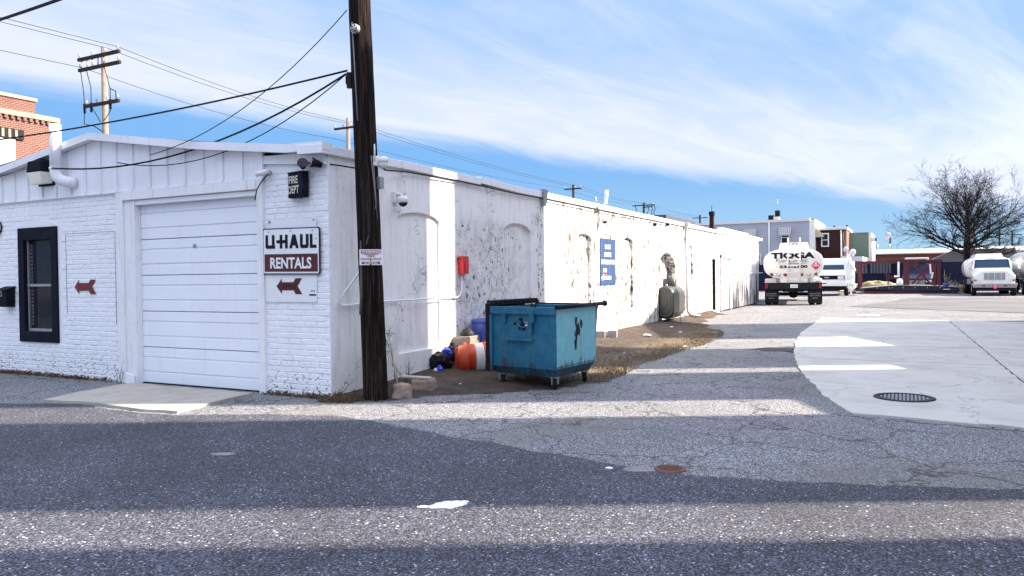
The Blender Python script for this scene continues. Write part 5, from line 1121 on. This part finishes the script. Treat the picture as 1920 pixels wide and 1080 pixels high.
# ================================================================== CONVENTIONAL TANKER FACING US
def front_truck(loc, label):
    T = thing('tanker_truck', label, 'truck', loc, 0)
    # local: x right, y away from us, front bumper at y = 0
    hood = MB().loft([[(-.98, .12, .70), (.98, .12, .70), (1.02, .12, 1.12), (.72, .12, 1.38), (.60, .14, 1.47), (-.60, .14, 1.47), (-.72, .12, 1.38), (-1.02, .12, 1.12)],
                      [(-1.05, .7, .72), (1.05, .7, .72), (1.08, .7, 1.20), (.80, .7, 1.48), (.70, .7, 1.58), (-.70, .7, 1.58), (-.80, .7, 1.48), (-1.08, .7, 1.20)],
                      [(-1.05, 1.5, .75), (1.05, 1.5, .75), (1.06, 1.5, 1.25), (.92, 1.5, 1.5), (.85, 1.5, 1.63), (-.85, 1.5, 1.63), (-.92, 1.5, 1.5), (-1.06, 1.5, 1.25)]], False).obj('hood', 'truck_white', T, .04)
    gr = BX(-.50, .095, .93, .52, .121, 1.33).obj('grille', 'grey_metal', T)
    for k in range(4):
        x0 = (-.50, -.30, .02, .35)[k]; x1 = (-.33, -.01, .31, .52)[k]
        for j in range(4): BX(x0 + .01, .075, .945 + j * .097, x1 - .01, .0945, .945 + j * .097 + .05).obj('grille_bar', 'galv', gr)
    for k in range(3): x = (-.316, .005, .33)[k]; BX(x - .012, .07, .93, x + .012, .0948, 1.33).obj('grille_post', 'truck_white', gr)
    for sx in (-1, 1):
        hl = BX(min(sx * .66, sx * .87), .09, .85, max(sx * .66, sx * .87), .119, .96).obj('headlight', 'lamp_lens', T, .01); BX(min(sx * .875, sx * 1.01), .09, .85, max(sx * .875, sx * 1.01), .119, .96).obj('turn_signal', 'amber', T, .01)
        wheel(T, Vector((sx * .98, .75, .45)), .45, .24)
        for xx in (.82, 1.08): wheel(T, Vector((sx * xx, 5.2, .45)), .45, .24)
        q = MB(); q.tube([(sx * .98, 1.75, 2.0), (sx * 1.32, 1.5, 1.75), (sx * 1.0, 1.7, 1.5)], .02, 6); mr = q.obj('mirror_arm', 'galv', T); BX(min(sx * 1.28, sx * 1.42), 1.45, 1.55, max(sx * 1.28, sx * 1.42), 1.5, 2.02).obj('mirror', 'truck_white', mr, .02)
        BX(min(sx * .45, sx * .62), -.005, .56, max(sx * .45, sx * .62), -.0015, .62).obj('fog_slot', 'black_paint', T)
    MB().prism([(-1.12, .26), (-1.05, .02), (1.05, .02), (1.12, .26), (1.0, .0), (.5, -.0), (-.5, 0), (-1.0, 0)][0:4] + [], (0, .0, .46), X_, Vector((0, 0, 1)), (0, .1, 0)).obj('bumper', 'chrome', T, .02)
    BX(-.9, .15, .30, .9, .6, .69).obj('front_axle', 'black_metal', T)
    cab = MB().loft([[(-1.03, 1.5, .75), (1.03, 1.5, .75), (1.03, 1.5, 1.60), (-1.03, 1.5, 1.60)], [(-.95, 1.78, .76), (.95, 1.78, .76), (.92, 1.78, 2.18), (-.92, 1.78, 2.18)], [(-.95, 3.0, .76), (.95, 3.0, .76), (.92, 3.0, 2.20), (-.92, 3.0, 2.20)]], False).obj('cab', 'truck_white', T, .05)
    ws = lambda t: 1.5 + .28 * t - .015
    MB().add([(-.86, ws(.06) , 1.63), (.86, ws(.06), 1.63), (.80, ws(.88), 2.10), (-.80, ws(.88), 2.10)], [(0, 1, 2, 3)]).obj('windscreen', 'windscreen', cab)
    q = MB()
    for a, b in (((-.88, 1.62), (.88, 1.62)), ((.88, 1.62), (.82, 2.115)), ((.82, 2.115), (-.82, 2.115)), ((-.82, 2.115), (-.88, 1.62))):
        q.bar((a[0], ws((a[1] - 1.6) / .58) - .01, a[1]), (b[0], ws((b[1] - 1.6) / .58) - .01, b[1]), .03)
    q.obj('windscreen_gasket', 'black_rubber', cab)
    for x in (-.16, 0, .16): BX(x - .05, 1.80, 2.185, x + .05, 1.9, 2.225).obj('cab_light', 'galv', cab)
    for sx in (-1, 1): MB().add([(sx * .985, 1.9, 1.6), (sx * .985, 2.7, 1.6), (sx * .955, 2.7, 2.05), (sx * .955, 2.0, 2.05)], [(0, 1, 2, 3)]).obj('side_window', 'glass_dark', cab)
    tk = [(x * s * 1.20, y, 1.62 + z * s * .74) for s, y in ((.5, 3.15), (.85, 3.2), (1, 3.3), (1, 7.6), (.8, 7.8)) for x, z in PR]
    MB().loft([tk[i * 44:(i + 1) * 44] for i in range(5)]).obj('tank', 'tank_white', T)
    MB().hexa([(-.75, 3.4, 2.30), (.75, 3.4, 2.30), (.75, 7.2, 2.30), (-.75, 7.2, 2.30), (-.66, 3.5, 2.50), (.66, 3.5, 2.50), (.66, 7.1, 2.50), (-.66, 7.1, 2.50)]).obj('catwalk_box', 'tank_white', T, .03)
    BX(-1.1, 3.2, .62, -.75, 4.4, .95).obj('fuel_tank', 'grey_metal', T, .04); BX(-.42, .6, .55, .42, 7.4, .85).obj('chassis', 'black_metal', T)
    pc = MB().prism(dia(.165), (.02, -.008, .52), X_, Z_, (0, -.004, 0)).obj('placard', 'placard_red', T)
    q = MB(); text(q, '1993', (-.085, -.0145, .485), X_, Z_, .2, .06, .02); q.prism([(-.025, 0), (.025, 0), (.035, .04), (0, .075), (-.035, .04)], (.02, -.0125, .575), X_, Z_, (0, -.002, 0)); q.obj('placard_marks', 'sign_white', pc)
    return T
front_truck((10.93, 44.2, 0), 'white tanker truck with a wide hood facing us beside the tree')

# silver trailer at the right edge
T = thing('tank_trailer', 'silver tank trailer cut off by the right edge, beside the white tanker', 'trailer', (13.75, 46.0, 0))
MB().loft([[(x * s * 1.2, y, 1.75 + z * s * .92) for x, z in PR] for s, y in ((.3, -.18), (.6, -.13), (.85, -.05), (1, .08), (1, 8.), (.8, 8.2))]).obj('tank', 'tank_silver', T)
for s, y in ((1.012, .8), (1.012, 3.2), (1.012, 5.6)): MB().loft([[(x * s * 1.2, y + d, 1.75 + z * s * .92) for x, z in PR] for d in (0, .08)]).obj('hoop', 'tank_silver', T)
BX(-.5, .3, .55, .5, 7.8, .85).obj('chassis', 'black_metal', T); MB().bar((-1.15, .2, .9), (-.6, .15, 1.3), .07).obj('strut', 'tank_silver', T); MB().bar((-1.2, .2, .86), (1.2, .2, .86), .08).obj('cross_member', 'grey_metal', T)
for sx in (-1, 1):
    for y in (1.4, 5.8, 6.9): wheel(T, Vector((sx * .98, y, .48)), .48, .3)
BX(-1.0, .6, .25, 1.0, .8, .6).obj('landing_gear', 'black_metal', T)

# ================================================================== FLAT-FACED WHITE TRUCK BEHIND THE TANKER
T = thing('cab_truck', 'white flat-faced truck behind the lettered tanker', 'truck', (2.30, 43.8, 0), 0)
cab = MB().loft([[(-.98, .0, .72), (.88, .0, .72), (.88, 0, 1.30), (-.98, 0, 1.30)], [(-.98, .35, .72), (.88, .35, .72), (.88, .33, 1.62), (-.98, .33, 1.62)], [(-.95, .62, .72), (.85, .62, .72), (.80, .62, 2.34), (-.92, .62, 2.34)], [(-.95, 2.2, .72), (.85, 2.2, .72), (.80, 2.2, 2.38), (-.92, 2.2, 2.38)]], False).obj('cab', 'truck_white', T, .04)
MB().add([(-.90, .325, 1.64), (.70, .325, 1.64), (.66, .575, 2.20), (-.86, .575, 2.20)], [(0, 1, 2, 3)]).obj('windscreen', 'windscreen', cab)
gr = BX(-.95, -.03, 1.03, .74, -.001, 1.27).obj('grille', 'black_paint', cab); BX(-.42, -.05, 1.12, -.15, -.0305, 1.18).obj('badge', 'galv', gr); BX(.36, -.05, 1.04, .70, -.0305, 1.24).obj('headlight', 'lamp_lens', gr); BX(-.95, -.05, 1.04, -.68, -.0305, 1.24).obj('headlight', 'lamp_lens', gr)
BX(-1.0, -.12, .62, .86, -.0015, .92).obj('bumper', 'truck_white', T, .02); BX(-.62, -.125, .76, -.28, -.1205, .81).obj('bumper_slot', 'black_paint', T)
q = MB(); q.box(-.05, .7, 2.385, .12, .8, 2.44); q.obj('roof_marker', 'black_paint', cab)
for sx in (-1, 1): wheel(T, Vector((sx * .84 - .05, .9, .40)), .40, .24)
BX(-.8, .4, .35, .7, 4.5, .72).obj('chassis', 'black_metal', T)
BX(-1.0, 2.4, .8, 1.05, 5.2, 2.2).obj('body_box', 'truck_white', T, .04)
# hose reel and riser on its right side
q = MB(); q.box(.86, .15, .95, 1.12, .5, 2.32); q.obj('riser_cabinet', 'truck_white', T, .03); BX(.84, .3, 2.34, 1.04, .5, 2.60).obj('riser_cap', 'truck_white', T, .03)
MB().lathe([(0, -.10), (.42, -.08), (.46, 0), (.42, .08), (0, .10)], 22, Matrix.Translation((1.12, .45, 1.92)) @ Matrix.Rotation(R(65), 4, 'Y')).obj('round_mirror', 'truck_white', T)
MB().lathe([(.12, -.04), (.25, -.05), (.27, 0), (.25, .05), (.12, .04)], 18, Matrix.Translation((1.12, .1, .62)) @ Matrix.Rotation(R(70), 4, 'X')).obj('hose_reel', 'truck_white', T)
BX(1.06, .12, 1.0, 1.30, .35, 1.35).obj('side_box', 'truck_white', T, .02); MB().bar((1.1, .1, .05), (1.1, .1, .9), .10).obj('outrigger', 'truck_white', T); BX(1.0, 0, 0, 1.35, .3, .06).obj('outrigger_foot', 'galv', T)

# ================================================================== RED CAR-CARRIER FRAME
T = thing('car_carrier', 'dark red steel car carrier frame with a low ramp deck', 'trailer', (0, 49.6, 0), 0)
SR = 'steel_red'
MB().bar((2.95, 0, 2.10), (8.55, 0, 2.16), .16, .16).obj('top_rail', SR, T, .01); MB().bar((2.95, 2.1, 2.10), (8.55, 2.1, 2.16), .16, .16).obj('top_rail', SR, T)
MB().bar((5.2, -.02, 2.22), (7.6, -.02, 2.22), .2, .1).obj('rail_plate', SR, T)
for x, w_ in ((3.58, .20), (8.08, .18), (8.36, .14)):
    for y in (0, 2.1): MB().bar((x, y, .35), (x, y, 2.02), w_, .16).obj('post', SR, T)
for y in (0, 2.1): BX(6.26, y - .06, .35, 6.62, y + .06, 2.05).obj('wide_post', SR, T)
BX(6.6, -.05, 1.86, 7.15, .05, 2.06).obj('gusset', SR, T)
MB().bar((6.85, -.02, 2.0), (7.85, -.02, .62), .13).obj('brace', SR, T); MB().bar((6.8, 2.1, .62), (7.95, 2.1, 2.0), .13).obj('brace', SR, T); MB().bar((7.95, -.04, 1.9), (7.05, -.04, .62), .08).obj('brace', SR, T); MB().bar((3.62, 0, 1.6), (3.98, 0, 2.04), .08).obj('brace', SR, T)
q = MB(); q.bar((5.35, .1, .6), (5.35, .1, 1.35), .06); q.bar((5.9, .1, .6), (5.9, .1, 1.15), .06); q.bar((5.35, .1, 1.15), (5.95, .1, 1.15), .06); q.bar((5.35, .1, 1.02), (5.95, .1, 1.02), .06); q.obj('side_guard', SR, T)
q = MB(); q.cyl((5.98, -.06, 1.15), (5.98, -.06, 2.12), .07, n=10); q.box(5.72, -.12, 1.1, 6.05, .0, 1.22); q.obj('hydraulic_ram', 'truck_white', T); lump_ = MB().lathe([(0, -.28), (.18, -.22), (.21, -.08), (.18, .15), (0, .22)], 14, Matrix.Translation((6.05, -.15, .82))).obj('white_float', 'truck_white', T)
q = MB(); q.bar((7.86, -.08, 1.3), (7.82, -.08, 1.95), .16, .1); q.bar((7.9, -.08, 1.0), (7.98, -.08, 1.4), .12, .1); q.obj('white_strap', 'paper_white', T)
deck = [(3.3, .30, .42), (3.95, .38, .30), (5.35, .52, .22), (6.0, .55, .18), (8.1, .50, .18), (9.45, .42, .12)]
for (x0, a0, b0), (x1, a1, b1) in zip(deck, deck[1:]):
    MB().hexa([(x0, -.35, b0), (x1, -.35, b1), (x1, 2.3, b1), (x0, 2.3, b0), (x0, -.35, a0), (x1, -.35, a1), (x1, 2.3, a1), (x0, 2.3, a0)]).obj('deck_section', 'deck_dark', T)
    MB().hexa([(x0, -.35, a0 + .002), (x1, -.35, a1 + .002), (x1, 2.3, a1 + .002), (x0, 2.3, a0 + .002), (x0, -.35, a0 + .03), (x1, -.35, a1 + .03), (x1, 2.3, a1 + .03), (x0, 2.3, a0 + .03)]).obj('deck_plate', 'galv', T)
for x in (4.7, 5.4, 5.6, 6.25, 6.95, 7.65, 8.4): BX(x - .02, -.375, .36, x + .02, -.3515, .44).obj('stake_pocket', 'galv', T)
MB().hexa([(3.9, -.30, .02), (9.0, -.30, .03), (9.0, 2.2, .03), (3.9, 2.2, .02), (3.9, -.30, .20), (9.0, -.30, .11), (9.0, 2.2, .11), (3.9, 2.2, .27)]).obj('side_rail', SR, T)
BX(2.9, -.4, .03, 3.35, .4, .12).obj('toe_plate', SR, T); BX(8.55, -.36, .27, 8.95, -.351, .31).obj('deck_marking', 'sign_white', T)
# lumber and straw heap, a planter tub and reeds behind the frame
G = lump('straw_heap', (4.55, 52.6, -.05), 1.35, .6, .45, 'straw', 'straw coloured heap behind the red carrier posts', 'heap', 61, .18)
for k, (a, b) in enumerate((((2.35, 49.0, .12), (3.35, 51.2, .62)), ((2.3, 48.7, .14), (3.4, 48.85, .18)), ((2.7, 48.6, .10), (3.3, 49.4, .26)))):
    tag(MB().bar(a, b, .14, .06).obj('board', 'lumber'), ['yellow board leaning up at the left of the red carrier', 'yellow board lying flat at the left of the red carrier', 'short yellow board beside the carrier ramp'][k], 'board')
G = thing('planter_tub', 'navy tub of dry reeds on the carrier deck', 'planter', (8.72, 49.4, .47)); MB().lathe([(0, 0), (.17, 0), (.21, .24), (.19, .24), (.18, .2), (0, .2)], 14).obj('tub', 'barrel_blue', G)
q = MB(); rnd = random.Random(8)
for k in range(9): a, b = rnd.uniform(-.15, .25), rnd.uniform(-.1, .1); q.tube([(a * .3, b, .1), (a * .7, b, .4), (a, b, rnd.uniform(.5, 1.1))], [.018, .014, .004], 4)
q.obj('reeds', 'dry_grass', G)
blades('tall_dry_grass', 260, lambda r: (r.uniform(8.9, 10.2), r.uniform(50.5, 54), 0), .9, 'dry_grass', 'tall dry grass between the red carrier and the white tanker', 31, .02, .4)
# dark vehicle standing behind the frame
T = thing('parked_van', 'dark van with a white roof pod seen through the red carrier frame', 'van', (7.1, 53.2, 0))
MB().loft([[(-.95, 0, .35), (.95, 0, .35), (.95, 0, .95), (-.95, 0, .95)], [(-.97, .9, .35), (.97, .9, .35), (.95, .85, 1.15), (-.95, .85, 1.15)], [(-.97, 1.6, .35), (.97, 1.6, .35), (.78, 1.55, 2.05), (-.78, 1.55, 2.05)], [(-.97, 4.8, .35), (.97, 4.8, .35), (.80, 4.8, 2.1), (-.80, 4.8, 2.1)]], False).obj('body', 'fence_navy', T, .06)
MB().add([(-.86, .87, 1.18), (.86, .87, 1.18), (.74, 1.50, 1.95), (-.74, 1.50, 1.95)], [(0, 1, 2, 3)]).obj('windscreen', 'windscreen', T)
BX(-.75, 1.6, 2.12, .78, 4.6, 2.46).obj('roof_pod', 'roof_white', T, .06); BX(-.5, -.03, .55, .5, -.001, .85).obj('grille', 'grey_metal', T)
for sx in (-1, 1): BX(min(sx * .55, sx * .9), -.04, .68, max(sx * .55, sx * .9), -.001, .86).obj('headlight', 'lamp_lens', T, .02); wheel(T, Vector((sx * .85, .75, .34)), .34, .22); wheel(T, Vector((sx * .85, 3.9, .34)), .34, .22)

# ================================================================== BACKGROUND BUILDINGS
def far_window(par, x0, x1, y, z0, z1, frame='siding_white', t=.09, sash=True):
    w = MB(); w.box(x0, y - .06, z0, x0 + t, y, z1); w.box(x1 - t, y - .06, z0, x1, y, z1); w.box(x0 + t, y - .06, z1 - t, x1 - t, y, z1); w.box(x0 + t, y - .08, z0, x1 - t, y, z0 + t)
    if sash: w.box(x0 + t, y - .05, (z0 + z1) / 2 - .03, x1 - t, y, (z0 + z1) / 2 + .03)
    o = w.obj('window', frame, par); MB().add([(x0 + t, y - .02, z0 + t), (x1 - t, y - .02, z0 + t), (x1 - t, y - .02, z1 - t), (x0 + t, y - .02, z1 - t)], [(0, 1, 2, 3)]).obj('pane', 'glass_dark', o); return o
H1 = thing('siding_house', 'grey clapboard house with metal window awnings behind the tanker truck', 'house', (0, 58, 0))
q = MB(); n = 32; hh = 5.5 / n
pf = []
for k in range(n): pf += [(-.03, .1 + k * hh), (.0, .1 + (k + 1) * hh)]
pf2 = [(-y, z) for y, z in [(p[0], p[1]) for p in pf]]
q.prism([(p[0], p[1]) for p in pf] + [(.4, 5.6), (.4, .1)], (-14, 0, 0), Y_, Z_, (13.55, 0, 0)); q.obj('clapboard_wall', 'siding_grey', H1)
BX(-.446, -.02, .0, -.02, 9, 5.68).obj('end_wall', 'siding_white', H1)
MB().hexa([(-14, -.1, 5.61), (-.40, -.1, 5.61), (-.40, .45, 5.61), (-14, .45, 5.61), (-14, -.1, 5.74), (-.40, -.1, 5.86), (-.40, .45, 5.86), (-14, .45, 5.74)]).obj('eaves_board', 'roof_white', H1)
MB().hexa([(-14, .46, 5.60), (-.1, .46, 5.60), (-.1, 9, 5.60), (-14, 9, 5.6), (-14, .46, 5.72), (-.1, .46, 5.84), (-.1, 9, 5.84), (-14, 9, 5.72)]).obj('roof', 'roof_grey', H1)
MB().cyl((-3.55, -.08, .1), (-3.55, -.08, 5.6), .07, n=8).obj('downpipe', 'siding_white', H1)
for xa, xb, zt, zb in ((-2.75, -1.82, 5.22, 4.48), (-5.55, -4.55, 5.18, 4.5)):
    far_window(H1, xa + .12, xb - .12, -.03, 3.75, 4.95, 'siding_white', .08)
    aw = MB().hexa([(xa, -.5, zb), (xb, -.5, zb), (xb, -.5, zb + .06), (xa, -.5, zb + .06), (xa, -.05, zt - .05), (xb, -.05, zt - .05), (xb, -.05, zt), (xa, -.05, zt)]).obj('awning', 'awning_grey', H1)
    for k in range(7): x = xa + .02 + k * (xb - xa - .04) / 6; MB().bar((x, -.53, zb + .07), (x, -.06, zt + .01), .03).obj('awning_rib', 'roof_white', aw)
far_window(H1, -5.0, -4.2, -.03, 2.0, 3.1); far_window(H1, -9.2, -8.3, -.03, 3.6, 4.8)
aw = MB().prism([(0, 0), (0, .85), (.62, .1), (.62, 0)], (-.018, .1, 4.30), X_, Z_, (0, 1.1, 0)).obj('side_awning', 'awning_tan', H1)
c1 = BX(-3.55, 1.0, 5.7, -2.9, 1.5, 6.15).obj('chimney', 'siding_white', H1); BX(-3.75, .95, 5.75, -3.35, 1.5, 6.28).obj('chimney_pot', 'black_metal', c1); BX(-3.22, .95, 6.155, -2.86, 1.5, 6.65).obj('chimney_pot', 'black_metal', c1)
q = MB(); q.cyl((-3.05, 1.2, 6.6), (-3.05, 1.2, 7.6), .02, n=5); q.bar((-3.75, 1.2, 7.55), (-2.3, 1.25, 7.55), .025)
for k in range(8): q.bar((-3.65 + k * .17, .9, 7.55), (-3.65 + k * .17, 1.6, 7.55), .02)
q.obj('television_aerial', 'galv', H1)
H2 = thing('brown_house', 'dark brown shingled house with white window between grey and green houses', 'house', (0, 58.6, 0))
BX(-.01, 0, 0, 1.78, 7, 4.86).obj('shingle_wall', 'house_brown', H2); BX(1.785, .05, 0, 2.25, 7, 4.80).obj('brick_end', 'brick_house', H2)
BX(-.05, -.10, 4.865, 2.32, 7.1, 5.07).obj('cornice', 'roof_white', H2, .02); far_window(H2, .38, .96, -.01, 3.52, 4.62, 'siding_white', .09)
MB().tube([(1.86, -.1, 4.8), (1.88, -.1, 2.2), (1.92, -.1, .2)], .06, 8).obj('downpipe', 'siding_white', H2); MB().cyl((1.98, -.08, 4.8), (2.0, -.08, 1.6), .06, n=6).obj('soil_pipe', 'black_metal', H2)
for x in (1.35, 2.28): MB().lathe([(0, 0), (.07, 0), (.07, .14), (0, .15)], 8, Matrix.Translation((x, .1, 5.072))).obj('roof_vent', 'black_metal', H2)
H3 = thing('green_house', 'plain green stuccoed house with white corner trim', 'house', (0, 62, 0))
BX(1.9, 0, 0, 3.72, 8, 4.66).obj('wall', 'house_green', H3); BX(3.722, -.02, 0, 3.95, 8, 4.70).obj('corner_trim', 'siding_white', H3); BX(1.85, -.04, 4.662, 3.72, 8, 4.74).obj('parapet_cap', 'roof_grey', H3)
fl = BX(3.96, -.1, 4.0, 4.3, .25, 4.25).obj('floodlight', 'black_metal', H3); BX(3.97, -.115, 4.02, 4.2, -.1015, 4.22).obj('lens', 'lamp_lens', fl)
H4 = thing('porch', 'low white flat-roofed porch in front of the green house', 'porch', (0, 57.2, 0))
MB().hexa([(1.95, 0, 2.38), (3.5, 0, 2.28), (3.7, 4, 2.28), (1.95, 4, 2.38), (1.95, .02, 2.74), (3.45, .02, 2.66), (3.75, 4, 2.6), (1.95, 4, 2.74)]).obj('roof', 'roof_white', H4); BX(1.98, .1, 0, 3.4, 3.9, 2.275).obj('wall', 'fence_slat', H4)
def dish(c, r, label, par=None):
    G = thing('satellite_dish', label, 'satellite dish', c, -.5)
    MB().lathe([(0, .10), (r * .4, .085), (r * .75, .045), (r, 0), (r * .97, -.01), (r * .7, .03), (0, .08)], 20, Matrix.Rotation(R(75), 4, 'X')).obj('reflector', 'roof_white', G); q = MB(); q.cyl((0, .08, 0), (0, .2, -r * 1.6), .03, n=6); q.obj('mast', 'galv', G); MB().bar((0, 0, -r), (0, -.35, -.05), .03).obj('feed_arm', 'galv', G)
dish((2.25, 57.5, 3.25), .22, 'satellite dish on the brown house corner, the upper one', None); dish((2.72, 57.6, 2.98), .30, 'satellite dish standing on the porch roof')
H5 = thing('low_brick_building', 'long low red brick building with pale flat roof behind the red carrier', 'building', (0, 75, 0))
BX(3.55, 0, 0, 19, 8, 3.14).obj('wall', 'brick_far', H5); BX(3.45, -.3, 3.142, 19.2, 8.2, 3.26).obj('fascia', 'siding_white', H5); MB().hexa([(3.45, -.2, 3.262), (19.2, -.2, 3.262), (19.2, 8, 3.262), (3.45, 8, 3.262), (3.5, 1.8, 3.62), (19.2, 1.8, 3.75), (19.2, 7, 3.75), (3.5, 7, 3.62)]).obj('roof', 'roof_white', H5)
for x in (3.9, 5.0): MB().cyl((x, 3, 3.5), (x, 3, 4.25), .09, n=8).obj('vent_pipe', 'grey_metal', H5)
dish((4.9, 76.5, 5.0), .32, 'satellite dish on a thin mast above the low brick building')
H6 = thing('grey_roof_shed', 'shed with a low grey gabled roof behind the tree trunk', 'shed', (0, 68, 0))
BX(8.9, 0, 0, 13.5, 5, 2.28).obj('wall', 'fence_navy', H6); MB().prism([(7.9, 2.2), (10.2, 3.3), (14.5, 3.3), (14.8, 2.2)], (0, -.3, 0), X_, Z_, (0, 6, 0)).obj('roof', 'roof_grey', H6); MB().bar((7.85, -.34, 2.2), (10.2, -.34, 3.32), .06).obj('rake_trim', 'roof_white', H6)
H7 = thing('pale_roof_building', 'pale low-pitched roof behind the silver trailer at the right edge', 'building', (0, 70, 0))
BX(14.6, 0, 0, 26, 6, 3.0).obj('wall', 'siding_grey', H7); MB().hexa([(14.2, -.4, 2.8), (26, -.4, 2.8), (26, 6, 2.8), (14.2, 6, 2.8), (14.2, -.4, 2.95), (26, -.4, 5.0), (26, 6, 5.0), (14.2, 6, 2.95)]).obj('roof', 'roof_white', H7)
# fence in bays
FN = thing('yard_fence', 'navy solid yard fence running behind the red carrier', 'fence', (0, 57, 0))
for k in range(14):
    x = -9 + k * 1.62
    BX(x, 0, .05, x + 1.58, .05, 2.14 + random.uniform(-.02, .02)).obj('fence_panel', 'fence_navy', FN)
    MB().bar((x - .02, -.03, 0), (x - .02, -.03, 2.22), .07).obj('fence_post', 'fence_navy', FN)
    if 6 <= k <= 8:
        for j in range(7): BX(x + .05 + j * .21, -.03, 1.35, x + .2 + j * .21, -.002, 2.1).obj('fence_slat', 'fence_slat', FN)
for k, (x, h, lb) in enumerate(((2.95, 1.4, 'thin grey stake against the fence left of the red carrier'), (3.15, 1.55, 'second thin grey stake against the fence left of the red carrier'), (5.1, 1.5, 'pale stake against the fence in the middle of the red carrier'))):
    tag(MB().tube([(x, 56.5, 0), (x + .03, 56.6, h * .6), (x - .02, 56.6, h)], [.03, .028, .02], 5).obj('stake', 'fence_slat'), lb, 'stake')
# brick building beyond the gable at the left
BB = thing('brick_building', 'red brick building with pale stone bands behind the gable at the left edge', 'building', (-33.2, 17.4, .5))
BX(-14, -17, -.6, 0, -.02, 9.55).obj('wall', 'brick_red', BB); BX(-13, -17, 9.552, -.9, -.6, 10.4).obj('parapet', 'brick_red', BB)
BX(-13.1, -17, 10.402, -.84, -.52, 10.58).obj('parapet_cap', 'stone_trim', BB); BX(-14, -17, 9.3, .12, .06, 9.548).obj('stone_cornice', 'stone_trim', BB)
for k in range(40): BX(.001, -.6 - k * .3, 9.12, .10, -.45 - k * .3, 9.298).obj('dentil', 'brick_red', BB)
for k in range(2):
    y1 = -2.2 - k * 7.5; wn = BX(.002, y1 - 5.6, 3.8, .05, y1, 8.1).obj('window', 'siding_white', BB)
    for j in range(6): BX(.051, y1 - 5.55, 3.9 + j * .7, .075, y1 - .06, 3.9 + j * .7 + .63).obj('sash_board', 'roof_white', wn)
    ln_ = BX(.002, y1 - 5.9, 8.12, .09, y1 + .4, 8.62).obj('lintel', 'black_metal', BB)
    for j in range(19): BX(.0905, y1 - 5.8 + j * .32, 8.17, .13, y1 - 5.68 + j * .32, 8.58).obj('lintel_tooth', 'stone_trim', ln_)
# posts far right
for k, (D, px_, py_, lb) in enumerate(((85, 1874, 430, 'thin far post right of the bare tree, the nearer one'), (90, 1898, 432, 'thin far post right of the bare tree, the farther one'), (80, 1669, 440, 'thin far post above the low brick building'))):
    p = CAM + (F + RR * (px_ - 960) / 1425 + UU * (540 - py_) / 1425) * D
    G = thing('far_post', lb, 'post', (p.x, p.y, 0)); MB().tube([(0, 0, 0), (0, 0, p.z)], [.14, .10], 6).obj('shaft', 'arm_dark', G)
    if k < 2: MB().bar((-1.0, 0, p.z - .5), (1.0, 0, p.z - .5), .08).obj('crossarm', 'arm_dark', G)

# ================================================================== BARE TREE
def bare_tree(loc, H, label, seed, name='bare_tree', lv=6, tr=.34):
    rnd = random.Random(seed); T = thing(name, label, 'tree', loc); trunk = MB(); crown = MB()
    def grow(mb, p, d, L, r, lev):
        n = 5 if lev < 3 else 3; pts = [p.copy()]; rs = [r]; q = p.copy(); dd = d.copy(); kids = []
        for i in range(n):
            up = .05 if lev < 3 else .02
            dd = (dd + Vector((rnd.gauss(0, .09), rnd.gauss(0, .09), rnd.gauss(up, .07)))).normalized(); q = q + dd * (L / n); r2 = r * (1 - .55 * (i + 1) / n); pts.append(q.copy()); rs.append(max(r2, .007)); kids.append((q.copy(), dd.copy(), r2))
        mb.tube(pts, rs, 7 if lev == 0 else 5 if lev < 3 else 3, False)
        if lev >= lv: return
        for i, (c, dr, r2) in enumerate(kids):
            m = 1 + (rnd.random() < (.75 if lev < 3 else .55))
            for _ in range(m):
                a = Vector((rnd.gauss(0, 1), rnd.gauss(0, 1), rnd.gauss(0, .7))); a = (a - dr * a.dot(dr)).normalized(); sp = rnd.uniform(.42, .7)
                grow(crown, c, (dr * (1 - sp * .45) + a * sp).normalized(), L * rnd.uniform(.42, .68), r2 * rnd.uniform(.5, .72), lev + 1 + (1 if rnd.random() < .15 else 0))
    TR = [Vector((0, 0, 0)), Vector((.03, 0, 1.6)), Vector((0, .03, 2.6)), Vector((-.05, 0, 3.6)), Vector((0, 0, 4.8)), Vector((.05, 0, 6.2))]
    trunk.tube([Vector((0, 0, -.1))] + TR[1:], [tr * 1.2, tr, tr * .95, tr * .82, tr * .55, tr * .28], 12)
    nl = 17
    for k in range(nl):
        t = k / (nl - 1); z = H * (.29 + .31 * t); a = k * 2.4 + rnd.uniform(-.3, .3); el = .0 + 1.3 * t ** 1.1 + rnd.uniform(-.08, .08); L = H * (.44 - .12 * t) * rnd.uniform(.9, 1.1)
        grow(crown, Vector((0, 0, z)), Vector((math.cos(a) * math.cos(el), math.sin(a) * math.cos(el), math.sin(el))), L, tr * (.40 - .2 * t), 2 if lv > 4 else 3)
    trunk.obj('trunk', 'bark', T); crown.obj('crown', 'bark', T); return len(crown.f)
nfa = bare_tree((10.94, 64.9, 0), 8.9, 'large bare winter tree with wide rounded crown at right', 4, lv=6)
print('tree faces', nfa)
for k, (x, y, s) in enumerate(((17, 88, 3), (20, 92, 4), (23, 86, 9), (26.5, 90, 12))):
    bare_tree((x, y, -1.3), 4.6, ['small bare tree behind the white tanker, leftmost of four', 'small bare tree above the silver trailer, second of four', 'small bare tree above the pale roof, third of four', 'small bare tree at the right edge, last of four'][k], s + 30, 'bare_shrub', 4, .14)
